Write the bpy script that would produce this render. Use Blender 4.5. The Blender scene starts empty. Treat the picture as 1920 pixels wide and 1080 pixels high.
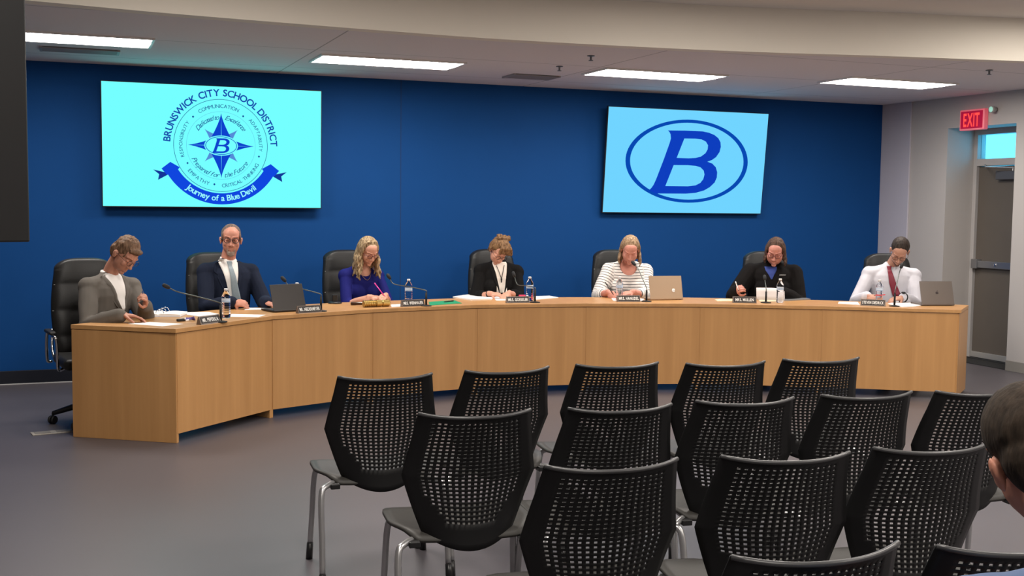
import bpy, bmesh, math, random
from mathutils import Vector, Matrix, Euler, noise
from mathutils.bvhtree import BVHTree
from math import sin, cos, pi, radians, atan2, sqrt

S = bpy.context.scene
COL = S.collection
random.seed(5)

# ------------------------------------------------------------------ camera, world, exposure
CAM_D, CAM_H, YAW, PITCH, ROLL, FPX = 10.5983, 1.5992, 0.3753, 0.0738, 0.0113, 2125.9
_fw = Vector((sin(YAW)*cos(PITCH), cos(YAW)*cos(PITCH), -sin(PITCH)))
_r0 = Vector((cos(YAW), -sin(YAW), 0)); _u0 = _r0.cross(_fw)
_r = _r0*cos(ROLL) + _u0*sin(ROLL); _u = -_r0*sin(ROLL) + _u0*cos(ROLL)
CPOS = Vector((0, -CAM_D, CAM_H))
cd = bpy.data.cameras.new('camera'); cam = bpy.data.objects.new('camera', cd); COL.objects.link(cam)
cd.sensor_width = 36; cd.lens = 36*FPX/1920; cd.clip_start = .05; cd.clip_end = 200
M = Matrix((( _r.x, _u.x, -_fw.x), (_r.y, _u.y, -_fw.y), (_r.z, _u.z, -_fw.z)))
cam.matrix_world = Matrix.Translation(CPOS) @ M.to_4x4()
S.camera = cam
S.view_settings.view_transform = 'Standard'; S.view_settings.look = 'None'
S.view_settings.gamma = 1; S.view_settings.use_curve_mapping = False
S.view_settings.exposure = 0.0

W = bpy.data.worlds.new('daylight'); S.world = W; W.use_nodes = True
W.node_tree.nodes['Background'].inputs[0].default_value = (.038, .30, .50, 1)
W.node_tree.nodes['Background'].inputs[1].default_value = 7.0

LIGHT_FRONT = 29.0
LIGHT_BACK = 40.0

def ray(x, y): return _fw + _r*((x-960)/FPX) - _u*((y-540)/FPX)
def onz(x, y, z=.762):
    d = ray(x, y); return CPOS + d*((z-CPOS.z)/d.z)
def at_dist(x, y, dist): return CPOS + ray(x, y)*dist

# ------------------------------------------------------------------ materials
def srgb(r, g, b):
    def f(c):
        c /= 255.0
        return c/12.92 if c <= .04045 else ((c+.055)/1.055)**2.4
    return (f(r), f(g), f(b), 1)
_mats = {}
def mat(name, col, rough=.6, metal=0, spec=.5, noise_amt=0, noise_scale=20, bump=0, bump_scale=60, emit=None, estr=1, trans=0, ior=1.45, alpha=1, stretch=None):
    if name in _mats: return _mats[name]
    m = bpy.data.materials.new(name); m.use_nodes = True; nt = m.node_tree
    b = nt.nodes['Principled BSDF']
    if len(col) == 3: col = (*col, 1)
    b.inputs['Base Color'].default_value = col
    b.inputs['Roughness'].default_value = rough; b.inputs['Metallic'].default_value = metal
    b.inputs['Specular IOR Level'].default_value = spec
    b.inputs['IOR'].default_value = ior
    if trans: b.inputs['Transmission Weight'].default_value = trans
    if alpha < 1: b.inputs['Alpha'].default_value = alpha
    if emit:
        b.inputs['Emission Color'].default_value = (*emit[:3], 1); b.inputs['Emission Strength'].default_value = estr
    if noise_amt or bump:
        tc = nt.nodes.new('ShaderNodeTexCoord'); mp = nt.nodes.new('ShaderNodeMapping')
        nt.links.new(tc.outputs['Object'], mp.inputs['Vector'])
        if stretch: mp.inputs['Scale'].default_value = stretch
        if noise_amt:
            n = nt.nodes.new('ShaderNodeTexNoise'); n.inputs['Scale'].default_value = noise_scale; n.inputs['Detail'].default_value = 4
            nt.links.new(mp.outputs[0], n.inputs['Vector'])
            mx = nt.nodes.new('ShaderNodeMix'); mx.data_type = 'RGBA'
            mx.inputs[6].default_value = tuple(c*(1-noise_amt) for c in col[:3])+(1,)
            mx.inputs[7].default_value = tuple(min(1, c*(1+noise_amt)) for c in col[:3])+(1,)
            nt.links.new(n.outputs['Fac'], mx.inputs[0]); nt.links.new(mx.outputs[2], b.inputs['Base Color'])
        if bump:
            n2 = nt.nodes.new('ShaderNodeTexNoise'); n2.inputs['Scale'].default_value = bump_scale; n2.inputs['Detail'].default_value = 3
            nt.links.new(mp.outputs[0], n2.inputs['Vector'])
            bp = nt.nodes.new('ShaderNodeBump'); bp.inputs['Strength'].default_value = bump; bp.inputs['Distance'].default_value = .01
            nt.links.new(n2.outputs['Fac'], bp.inputs['Height']); nt.links.new(bp.outputs[0], b.inputs['Normal'])
    _mats[name] = m
    return m

def emis(name, col, s=1.0):
    if name in _mats: return _mats[name]
    m = bpy.data.materials.new(name); m.use_nodes = True; nt = m.node_tree
    nt.nodes.remove(nt.nodes['Principled BSDF'])
    e = nt.nodes.new('ShaderNodeEmission'); e.inputs[0].default_value = (*col[:3], 1); e.inputs[1].default_value = s
    nt.links.new(e.outputs[0], nt.nodes['Material Output'].inputs[0])
    _mats[name] = m; return m

def wood_mat(name, c1, c2, rough=.38):
    m = bpy.data.materials.new(name); m.use_nodes = True; nt = m.node_tree; b = nt.nodes['Principled BSDF']
    tc = nt.nodes.new('ShaderNodeTexCoord'); mp = nt.nodes.new('ShaderNodeMapping'); mp.inputs['Scale'].default_value = (9, 9, .35)
    nt.links.new(tc.outputs['Object'], mp.inputs['Vector'])
    n = nt.nodes.new('ShaderNodeTexNoise'); n.inputs['Scale'].default_value = 1.6; n.inputs['Detail'].default_value = 5; n.inputs['Roughness'].default_value = .6
    nt.links.new(mp.outputs[0], n.inputs['Vector'])
    cr = nt.nodes.new('ShaderNodeValToRGB'); cr.color_ramp.elements[0].position = .3; cr.color_ramp.elements[1].position = .72
    cr.color_ramp.elements[0].color = c1; cr.color_ramp.elements[1].color = c2
    nt.links.new(n.outputs['Fac'], cr.inputs[0]); nt.links.new(cr.outputs[0], b.inputs['Base Color'])
    b.inputs['Roughness'].default_value = rough
    _mats[name] = m; return m

def grid_mat(name, col, line, sx, sy, w, rough=.9, offx=0, offy=0):
    """ceiling panels: thin grid of grooves every sx, sy metres"""
    m = bpy.data.materials.new(name); m.use_nodes = True; nt = m.node_tree; b = nt.nodes['Principled BSDF']
    b.inputs['Roughness'].default_value = rough; b.inputs['Specular IOR Level'].default_value = .2
    tc = nt.nodes.new('ShaderNodeTexCoord'); sp = nt.nodes.new('ShaderNodeSeparateXYZ'); nt.links.new(tc.outputs['Object'], sp.inputs[0])
    fs = []
    for ax, s, o in ((0, sx, offx), (1, sy, offy)):
        a = nt.nodes.new('ShaderNodeMath'); a.operation = 'ADD'; a.inputs[1].default_value = o+100*s; nt.links.new(sp.outputs[ax], a.inputs[0])
        d = nt.nodes.new('ShaderNodeMath'); d.operation = 'MODULO'; d.inputs[1].default_value = s; nt.links.new(a.outputs[0], d.inputs[0])
        c = nt.nodes.new('ShaderNodeMath'); c.operation = 'LESS_THAN'; c.inputs[1].default_value = w; nt.links.new(d.outputs[0], c.inputs[0]); fs.append(c)
    mxm = nt.nodes.new('ShaderNodeMath'); mxm.operation = 'MAXIMUM'; nt.links.new(fs[0].outputs[0], mxm.inputs[0]); nt.links.new(fs[1].outputs[0], mxm.inputs[1])
    n = nt.nodes.new('ShaderNodeTexNoise'); n.inputs['Scale'].default_value = 90
    nt.links.new(tc.outputs['Object'], n.inputs['Vector'])
    mx0 = nt.nodes.new('ShaderNodeMix'); mx0.data_type = 'RGBA'; mx0.inputs[6].default_value = tuple(c*.95 for c in col[:3])+(1,); mx0.inputs[7].default_value = (*col[:3], 1)
    nt.links.new(n.outputs['Fac'], mx0.inputs[0])
    mx = nt.nodes.new('ShaderNodeMix'); mx.data_type = 'RGBA'; nt.links.new(mx0.outputs[2], mx.inputs[6]); mx.inputs[7].default_value = (*line[:3], 1)
    nt.links.new(mxm.outputs[0], mx.inputs[0]); nt.links.new(mx.outputs[2], b.inputs['Base Color'])
    _mats[name] = m; return m

WOOD = wood_mat('maple_laminate', (.455, .232, .083, 1), (.545, .288, .109, 1))
BLUE = mat('blue_wall_paint', (.0028, .053, .205), .75, spec=.2, noise_amt=.04, noise_scale=3, bump=.05, bump_scale=200)
GREYW = mat('grey_wall_paint', (.46, .43, .41), .6, noise_amt=.03, noise_scale=2, bump=.05, bump_scale=200)
GREY_BOUNCE = mat('grey_paint_blue_bounce', (.47, .45, .51), .6, noise_amt=.03, noise_scale=2)  # grey wall paint with reflected blue light mixed into its colour
FLOOR = mat('floor_vinyl', (.094, .085, .094), .40, spec=.45, noise_amt=.08, noise_scale=1.2, bump=.02, bump_scale=300)
CEIL = grid_mat('ceiling_panels', (.80, .75, .76), (.42, .40, .40), 2.44, 1.22, .012, offx=.62, offy=.56)
CEIL2 = mat('plaster_ceiling', (.72, .68, .64), .9, noise_amt=.02, noise_scale=3)
BULK = mat('cream_bulkhead_paint', (.86, .80, .70), .8, noise_amt=.02, noise_scale=2)
BLACK = mat('black_plastic', (.012, .012, .013), .35)
BLACKM = mat('black_matte', (.01, .01, .011), .7)
NAVYB = mat('navy_rubber_base', (.006, .008, .016), .5)
CHROME = mat('chrome', (.62, .62, .64), .15, metal=1)
SILVER = mat('silver_paint', (.42, .42, .43), .32, metal=.85)
LEATHER = mat('black_leather', (.012, .012, .012), .46, spec=.4, bump=.07, bump_scale=90)
PAPER = mat('white_paper', (.86, .83, .80), .8, noise_amt=.02, noise_scale=30)

# ------------------------------------------------------------------ mesh helpers
def new_obj(name, me, parent=None, m=None, smooth=False):
    o = bpy.data.objects.new(name, me); COL.objects.link(o)
    if parent is not None: o.parent = parent
    if m is not None:
        for x in (m if isinstance(m, (list, tuple)) else [m]): me.materials.append(x)
    if smooth and len(me.polygons): me.polygons.foreach_set('use_smooth', [True]*len(me.polygons))
    return o
def bm_obj(name, bm, m, parent=None, smooth=False, bevel=0, loc=None, rot=None):
    bmesh.ops.recalc_face_normals(bm, faces=bm.faces)
    me = bpy.data.meshes.new(name); bm.to_mesh(me); bm.free()
    o = new_obj(name, me, parent, m, smooth)
    if bevel:
        md = o.modifiers.new('bevel', 'BEVEL'); md.width = bevel; md.segments = 2; md.limit_method = 'ANGLE'; md.angle_limit = radians(40)
    if loc is not None: o.location = loc
    if rot is not None: o.rotation_euler = rot
    return o
def tag(o, label=None, cat=None, group=None, kind=None):
    if label: o['label'] = label
    if cat: o['category'] = cat
    if group: o['group'] = group
    if kind: o['kind'] = kind
    return o
def thing(name, label, cat, loc=(0, 0, 0), rz=0, group=None):
    o = bpy.data.objects.new(name, None); COL.objects.link(o); o.empty_display_size = .1
    o.location = loc; o.rotation_euler = (0, 0, rz)
    return tag(o, label, cat, group)
def box(bm, x0, x1, y0, y1, z0, z1, mtx=None):
    v = [bm.verts.new((x, y, z)) for x in (x0, x1) for y in (y0, y1) for z in (z0, z1)]
    for f in ((0, 1, 3, 2), (4, 6, 7, 5), (0, 4, 5, 1), (2, 3, 7, 6), (0, 2, 6, 4), (1, 5, 7, 3)): bm.faces.new([v[i] for i in f])
    if mtx is not None:
        for q in v: q.co = mtx @ q.co
    return v
def prism(bm, pts, z0, z1):
    a = [bm.verts.new((p[0], p[1], z0)) for p in pts]; b = [bm.verts.new((p[0], p[1], z1)) for p in pts]
    bm.faces.new(a[::-1]); bm.faces.new(b); n = len(pts)
    for i in range(n): bm.faces.new((a[i], a[(i+1) % n], b[(i+1) % n], b[i]))
def frames(pts):
    out = []; up = Vector((0, 0, 1)); n = len(pts); prev = None
    for i in range(n):
        t = (pts[min(i+1, n-1)] - pts[max(i-1, 0)])
        t = t.normalized() if t.length > 1e-9 else Vector((0, 0, 1))
        if prev is None:
            a = t.cross(up)
            if a.length < .05: a = t.cross(Vector((0, 1, 0)))
        else: a = prev - t*prev.dot(t)
        a.normalize(); prev = a; out.append((t, a, t.cross(a)))
    return out
def tube(bm, pts, r, seg=8, caps=True):
    pts = [Vector(p) for p in pts]; rr = r if isinstance(r, (list, tuple)) else [r]*len(pts)
    rings = []
    for p, (t, a, b), q in zip(pts, frames(pts), rr):
        rings.append([bm.verts.new(p + (a*cos(2*pi*k/seg) + b*sin(2*pi*k/seg))*q) for k in range(seg)])
    for i in range(len(rings)-1):
        for k in range(seg): bm.faces.new((rings[i][k], rings[i][(k+1) % seg], rings[i+1][(k+1) % seg], rings[i+1][k]))
    if caps: bm.faces.new(rings[0][::-1]); bm.faces.new(rings[-1])
def smooth_path(pts, n=6):
    """Catmull-Rom through points"""
    P = [Vector(p) for p in pts]; P = [P[0]*2-P[1]] + P + [P[-1]*2-P[-2]]; out = []
    for i in range(1, len(P)-2):
        for k in range(n):
            t = k/n; a, b, c, d = P[i-1], P[i], P[i+1], P[i+2]
            out.append(.5*((2*b) + (c-a)*t + (2*a-5*b+4*c-d)*t*t + (3*b-a-3*c+d)*t**3))
    out.append(P[-2]); return out
def lathe(bm, prof, seg=20, c=(0, 0, 0), mtx=None):
    rings = []
    for r, z in prof:
        if r < 1e-5: rings.append([bm.verts.new((c[0], c[1], c[2]+z))])
        else: rings.append([bm.verts.new((c[0]+r*cos(2*pi*k/seg), c[1]+r*sin(2*pi*k/seg), c[2]+z)) for k in range(seg)])
    for i in range(len(rings)-1):
        A, B = rings[i], rings[i+1]
        for k in range(seg):
            k2 = (k+1) % seg
            if len(A) == 1 and len(B) == 1: continue
            if len(A) == 1: bm.faces.new((A[0], B[k], B[k2]))
            elif len(B) == 1: bm.faces.new((A[k], A[k2], B[0]))
            else: bm.faces.new((A[k], A[k2], B[k2], B[k]))
    if mtx is not None:
        for R_ in rings:
            for v in R_: v.co = mtx @ v.co
def ball(bm, c, r, mtx=None, u=14, v=9):
    """ellipsoid; r scalar or 3-tuple; mtx a 3x3 orientation"""
    if not isinstance(r, (tuple, list)): r = (r, r, r)
    c = Vector(c); rings = []
    for j in range(v+1):
        th = pi*j/v
        n = 1 if j in (0, v) else u
        ring = []
        for k in range(n):
            p = Vector((r[0]*sin(th)*cos(2*pi*k/u), r[1]*sin(th)*sin(2*pi*k/u), r[2]*cos(th)))
            if mtx is not None: p = mtx @ p
            ring.append(bm.verts.new(c+p))
        rings.append(ring)
    for i in range(v):
        A, B = rings[i], rings[i+1]
        for k in range(u):
            k2 = (k+1) % u
            if len(A) == 1: bm.faces.new((A[0], B[k], B[k2]))
            elif len(B) == 1: bm.faces.new((A[k], B[0], A[k2]))
            else: bm.faces.new((A[k], B[k], B[k2], A[k2]))
def copy_tree(o, parent=None):
    c = o.copy(); COL.objects.link(c)
    if parent is not None: c.parent = parent
    for ch in list(o.children): copy_tree(ch, c)
    return c
def text_mesh(body, size, bold=0.0, shear=0.0):
    cu = bpy.data.curves.new('glyphs', 'FONT'); cu.body = body; cu.size = size; cu.offset = bold*size; cu.shear = shear
    cu.resolution_u = 4
    o = bpy.data.objects.new('glyphs', cu); COL.objects.link(o)
    dg = bpy.context.evaluated_depsgraph_get(); dg.update()
    me = o.evaluated_get(dg).to_mesh()
    V = [v.co.copy() for v in me.vertices]; F = [tuple(p.vertices) for p in me.polygons]
    o.evaluated_get(dg).to_mesh_clear()
    bpy.data.objects.remove(o); bpy.data.curves.remove(cu)
    return V, F
_gl = {}
def glyph(ch, size, bold, shear):
    k = (ch, round(bold, 3), round(shear, 3))
    if k not in _gl:
        V, F = text_mesh(ch, 1.0, bold, shear)
        _gl[k] = (V, F, (min(v.x for v in V), max(v.x for v in V)) if V else (0, .3))
    V, F, (a, b) = _gl[k]
    return [v*size for v in V], F, a*size, b*size
def text_obj(name, body, size, m, parent, mtx, bold=0, shear=0, gap=.09, width=None):
    """a straight line of lettering centred on the origin of mtx, in its XY plane"""
    bm = bmesh.new(); x = 0; allv = []
    for ch in body:
        if ch == ' ': x += size*.3; continue
        V, F, a, b = glyph(ch, size, bold, shear)
        vs = [bm.verts.new((v.x-a+x, v.y, 0)) for v in V]; allv += vs
        for f in F:
            try: bm.faces.new([vs[i] for i in f])
            except ValueError: pass
        x += b-a+size*gap
    x -= size*gap
    k = (width/x) if width else 1
    for v in allv:
        v.co = mtx @ Vector(((v.co.x-x/2)*k, v.co.y-size*.35, 0))
    me = bpy.data.meshes.new(name); bm.to_mesh(me); bm.free()
    return new_obj(name, me, parent, m)
def arc_text(bm, body, size, rad, a0, a1, outward=True, bold=0, shear=0):
    """letters along a circle; outward: tops point away from the centre, read clockwise from a0 down to a1 (degrees)"""
    items = []; x = 0
    for ch in body:
        if ch == ' ': x += size*.32; continue
        V, F, a, b = glyph(ch, size, bold, shear); items.append((V, F, a, x)); x += b-a+size*.1
    tot = x - size*.1; span = radians(a1-a0)
    for V, F, a, x0 in items:
        vs = []
        for v in V:
            # bend each letter rigidly about its own middle
            pass
        w = max(v.x for v in V)-a
        t = (x0+w/2)/tot; ang = radians(a0)+span*t
        c = Vector((cos(ang), sin(ang))); tn = Vector((sin(ang), -cos(ang))) if outward else Vector((-sin(ang), cos(ang)))
        up = c if outward else -c
        for v in V:
            p = c*rad + tn*(v.x-a-w/2) + up*v.y
            vs.append(bm.verts.new((p.x, 0, p.y)))
        for f in F:
            try: bm.faces.new([vs[i] for i in f])
            except ValueError: pass

# ------------------------------------------------------------------ the room
H1, H2, XR, XL, YB, YF = 2.773, 3.10, 8.71, -4.6, 0.0, -13.5
DX = XR+.36       # plane of the exit door inside its recess
OY0, OY1, OH = -1.96, -1.03, 2.45   # opening in the right wall
def struct(name, bm, m, parent=None, **k):
    o = bm_obj(name, bm, m, parent, **k)
    if parent is None: o['kind'] = 'structure'
    return o
bm = bmesh.new(); box(bm, XL-.2, XR+.9, YF-.2, .2, -.1, 0); struct('floor', bm, FLOOR)
bm = bmesh.new(); box(bm, XL-.2, XR+.9, 0, .2, 0, H1+.5)
wb = struct('wall_back', bm, BLUE)
bm = bmesh.new(); box(bm, 3.008, 3.014, -.002, 0, .1, H1)
sm = bm_obj('panel_seam', bm, mat('seam_dark_blue', (.006, .03, .11), .8), wb)  # thin joint in a darker blue than the wall
# right wall in pieces round the recess
bm = bmesh.new()
box(bm, XR, XR+.14, YF, OY0, 0, H1+.5); box(bm, XR, XR+.14, OY1, .0, 0, H1+.5); box(bm, XR, XR+.14, OY0, OY1, OH, H1+.5)
box(bm, XR+.14, DX+.121, OY1, OY1+.12, 0, H1); box(bm, XR+.14, DX+.121, OY0-.12, OY0, 0, H1); box(bm, XR+.14, DX+.121, OY0, OY1, OH, OH+.15)
struct('wall_right', bm, GREYW)
bm = bmesh.new(); box(bm, XR-.02, XR, -.475, 0, 0, H1); struct('trim_1', bm, GREY_BOUNCE, bevel=.004)  # proud strip stands in for the bluish reflected light on this wall
bm = bmesh.new(); box(bm, XL-.15, XL, YF, 0, 0, H2+.1); struct('wall_left', bm, GREYW)
bm = bmesh.new(); box(bm, XL-.15, XR+.15, YF-.15, YF, 0, H2+.1); struct('wall_front', bm, GREYW)
# ceilings and the bulkhead between them
BC = smooth_path([(-4.6, -3.75, 0), (-2.2, -3.5, 0), (-.18, -3.2, 0), (.77, -3.07, 0), (2.2, -2.97, 0), (3.0, -2.96, 0), (4.14, -3.06, 0), (5.0, -3.2, 0), (5.8, -3.40, 0), (7.05, -3.65, 0), (8.75, -4.05, 0)], 4)
bm = bmesh.new(); prism(bm, [(p.x, p.y+.03) for p in BC] + [(XR+.1, .1), (XL-.1, .1)], H1, H1+.06); struct('ceiling', bm, CEIL)
bm = bmesh.new(); box(bm, XL-.1, XR+.14, YF-.1, -2.5, H2, H2+.08); struct('ceiling.001', bm, CEIL2)
bm = bmesh.new(); prism(bm, [(p.x, p.y) for p in BC] + [(p.x, p.y+.12) for p in BC[::-1]], H1-.004, H2); struct('trim_2', bm, BULK)
# baseboards
bm = bmesh.new(); box(bm, XL, XR, -.012, 0, 0.006, .118); struct('baseboard_back', bm, NAVYB, bevel=.003)
bm = bmesh.new(); box(bm, XL, XR, -.020, 0, 0, .007)
struct('trim_3', bm, mat('pale_caulk', (.55, .55, .55), .6))
bm = bmesh.new(); box(bm, XR-.012, XR, YF, OY0, 0, .105); box(bm, XR-.03, XR-.018, -.475, 0, 0, .105); box(bm, XR-.012, XR, OY1, -.475, 0, .105)
struct('baseboard_right', bm, mat('grey_rubber_base', (.24, .225, .20), .5), bevel=.003)
# exit door with transom
FR = mat('grey_door_frame', (.42, .40, .39), .4); DOORM = mat('brown_grey_door', (.115, .098, .082), .45, noise_amt=.05, noise_scale=6)
DTOP = 2.06
d = bpy.data.objects.new('door_1', None); COL.objects.link(d); d.location = (DX, (OY0+OY1)/2, 0); d['kind'] = 'structure'
hw = (OY1-OY0)/2
bm = bmesh.new()
box(bm, 0, .12, hw-.05, hw, 0, OH); box(bm, 0, .12, -hw, -hw+.05, 0, OH); box(bm, 0, .12, -hw+.05, hw-.05, DTOP, DTOP+.075); box(bm, 0, .12, -hw+.05, hw-.05, OH-.06, OH)
bm_obj('door_frame', bm, FR, d, bevel=.004)
bm = bmesh.new(); box(bm, .035, .08, -hw+.052, hw-.052, .015, DTOP-.004)
leaf = bm_obj('door_leaf', bm, DOORM, d, bevel=.002)
bm = bmesh.new(); box(bm, -.02, .034, -hw+.053, hw-.053, .98, 1.055); box(bm, -.035, .034, hw-.14, hw-.055, .97, 1.07)
bar = bm_obj('push_bar', bm, mat('brushed_bar', (.33, .33, .34), .3, metal=.8), d, bevel=.006)
bm = bmesh.new(); lathe(bm, [(0, 0), (.014, 0), (.014, .01), (0, .012)], 12, mtx=Matrix.Translation((-.02, .08, 1.02)) @ Matrix.Rotation(-pi/2, 4, 'Y'))
bm_obj('lock_cylinder', bm, CHROME, bar)
bm = bmesh.new(); box(bm, .012, .034, -hw+.053, hw-.053, .015, .075)
bm_obj('kick_strip', bm, mat('pale_aluminium', (.55, .54, .52), .35, metal=.6), d, bevel=.003)
bm = bmesh.new(); box(bm, -.03, .034, -.24, .12, DTOP-.15, DTOP-.06)
cl = bm_obj('door_closer', bm, mat('closer_grey', (.12, .12, .13), .4, metal=.4), d, bevel=.008)
bm = bmesh.new(); tube(bm, [(-.02, -.1, DTOP-.03), (-.16, .12, DTOP-.02)], .009); tube(bm, [(-.16, .12, DTOP-.02), (0.0, .30, DTOP+.01)], .009); tube(bm, [(-.01, -.1, DTOP-.08), (-.01, -.1, DTOP-.02)], .01)
bm_obj('closer_arm', bm, SILVER, d)
bm = bmesh.new(); box(bm, .05, .056, -hw+.05, hw-.05, DTOP+.075, OH-.06)
bm_obj('transom_pane', bm, mat('transom_glass', (1, 1, 1), .02, trans=1, ior=1.1), d)
bm = bmesh.new(); box(bm, -.05, .14, -hw, hw, 0, .012); bm_obj('threshold', bm, BLACKM, d)
bm = bmesh.new(); box(bm, XR+.02, DX-.05, OY0+.01, OY1-.01, .001, .007); o = bm_obj('door_mat', bm, mat('black_mat', (.02, .02, .02), .9, bump=.5, bump_scale=300)); tag(o, 'black entrance mat on the floor inside the exit door recess', 'mat')
# exit sign
ex = thing('exit_sign', 'illuminated red EXIT sign with pink housing on the grey wall above the door', 'sign', (XR, -1.42, 2.515))
bm = bmesh.new(); box(bm, -.055, 0, -.17, .17, -.105, .105); bm_obj('housing', bm, mat('red_lit_housing', (.7, .25, .28), .4, emit=(.9, .08, .13), estr=.35), ex, bevel=.008)
bm = bmesh.new(); box(bm, -.058, -.056, -.15, .15, -.088, .088); bm_obj('face_plate', bm, mat('red_face', (.3, .01, .03), .4, emit=(.45, .0, .05), estr=.5), ex)
RX = Matrix(((0, 0, -1, -.060), (-1, 0, 0, 0), (0, 1, 0, 0), (0, 0, 0, 1)))
text_obj('lettering', 'EXIT', .19, emis('red_letters', (1, .06, .05), 1.6), ex, RX, bold=.02, width=.22)
em = thing('emergency_lamp', 'small round lamp head beside the EXIT sign', 'lamp', (XR, -1.69, 2.60))
bm = bmesh.new(); lathe(bm, [(0, 0), (.022, 0), (.035, .05), (.035, .07), (0, .07)], 16, mtx=Matrix.Rotation(-pi/2, 4, 'Y')); bm_obj('lamp_head', bm, FR, em, smooth=True)
bm = bmesh.new(); lathe(bm, [(0, .072), (.028, .071), (0, .08)], 16, mtx=Matrix.Rotation(-pi/2, 4, 'Y')); bm_obj('lamp_lens', bm, mat('lens_green', (.5, .8, .7), .1, emit=(.3, .8, .6), estr=.4), em)

# ceiling lights
LAMP = emis('lamp_diffuser', (1, .93, .86), LIGHT_FRONT); LAMPB = emis('lamp_diffuser_audience', (1, .93, .85), LIGHT_BACK)
WHITEM = mat('white_enamel', (.8, .79, .77), .35)
def ceiling_light(x, y, z, label, m, group, rz=0):
    t = thing('ceiling_light', label, 'ceiling light', (x, y, z), rz, group)
    bm = bmesh.new()
    for a in ((-.61, .61, -.255, -.235), (-.61, .61, .235, .255), (-.61, -.59, -.235, .235), (.59, .61, -.235, .235)): box(bm, *a, -.014, .0)
    bm_obj('light_frame', bm, WHITEM, t)
    bm = bmesh.new(); n = 8
    rows = [[bm.verts.new((x_, .235*(-1+2*j/n), -.006-.010*(1-(-1+2*j/n)**2))) for j in range(n+1)] for x_ in (-.59, .59)]
    for j in range(n): bm.faces.new((rows[0][j], rows[1][j], rows[1][j+1], rows[0][j+1]))
    bm_obj('diffuser', bm, m, t)
    return t
for x, y, lb in ((.02, -1.62, 'bright ceiling light nearest the hanging screen, leftmost of the row of four'), (2.52, -1.32, 'bright ceiling light between the large seal screen and the middle, second from the left'),
              (4.93, -1.52, 'bright ceiling light above the screen with the letter B, third from the left'), (7.17, -1.92, 'bright ceiling light nearest the exit door, rightmost of the row of four')):
    ceiling_light(x, y, H1-.001, lb, LAMP, 'ceiling lights over the board desk')
for x, xs in ((.9, 'left of the chairs'), (4.0, 'above the chairs'), (6.9, 'on the exit door side')):
    for y, ys in ((-5.1, 'nearest the bulkhead'), (-8.0, 'midway back'), (-11.0, 'farthest back')):
        ceiling_light(x, y, H2-.001, 'ceiling light over the audience, '+xs+', '+ys, LAMPB, 'ceiling lights over the audience', pi/2)
# vents, sprinklers
def vent(x, y, w, dp, label):
    t = thing('ceiling_vent', label, 'vent', (x, y, H1))
    bm = bmesh.new(); box(bm, -w/2, w/2, -dp/2, dp/2, -.006, 0); bm_obj('backing', bm, mat('vent_dark', (.10, .10, .11), .6), t)
    bm = bmesh.new()
    for k in range(7):
        y_ = -dp/2+dp*(k+.5)/7; box(bm, -w/2, w/2, y_-.012, y_+.008, -.014, -.006)
    box(bm, -w/2-.02, -w/2, -dp/2, dp/2, -.015, 0); box(bm, w/2, w/2+.02, -dp/2, dp/2, -.015, 0)
    bm_obj('slats', bm, mat('vent_grey', (.33, .31, .32), .5), t)
p = onz(996, 143, H1); vent(p.x, p.y, .42, .3, 'dark slatted ceiling vent between the second and third lights')
p = onz(150, 92, H1); vent(p.x, p.y+.05, .55, .25, 'slatted ceiling vent behind the leftmost light')
for (x, y, lb) in ((1108, 104, 'small sprinkler head nearer the bulkhead, left of the third light'), (1049, 124, 'small sprinkler head above the dark ceiling vent'), (1855, 131, 'small sprinkler head above the EXIT sign')):
    p = onz(x, y, H1); t = thing('sprinkler', lb, 'sprinkler', (p.x, p.y, H1))
    bm = bmesh.new(); lathe(bm, [(0, 0), (.03, 0), (.03, -.006), (.008, -.01), (.008, -.035), (.018, -.037), (.018, -.042), (0, -.042)], 14); bm_obj('head', bm, mat('sprinkler_metal', (.2, .2, .2), .4, metal=.5), t)
# floor outlet plate by the desk
p = onz(100, 811, 0)
t = thing('floor_outlet', 'worn metal floor outlet plate beside the left end of the desk', 'floor outlet', (p.x, p.y, 0), radians(10))
bm = bmesh.new(); box(bm, -.14, .14, -.05, .05, 0, .006); bm_obj('cover_plate', bm, mat('worn_metal', (.38, .35, .31), .55, metal=.3, noise_amt=.35, noise_scale=40), t, bevel=.002)
bm = bmesh.new(); box(bm, -.12, -.02, -.035, .035, .006, .008); box(bm, .02, .12, -.035, .035, .006, .008); bm_obj('outlet_lid', bm, mat('worn_metal_dark', (.25, .23, .2), .5, metal=.3), t)

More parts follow.
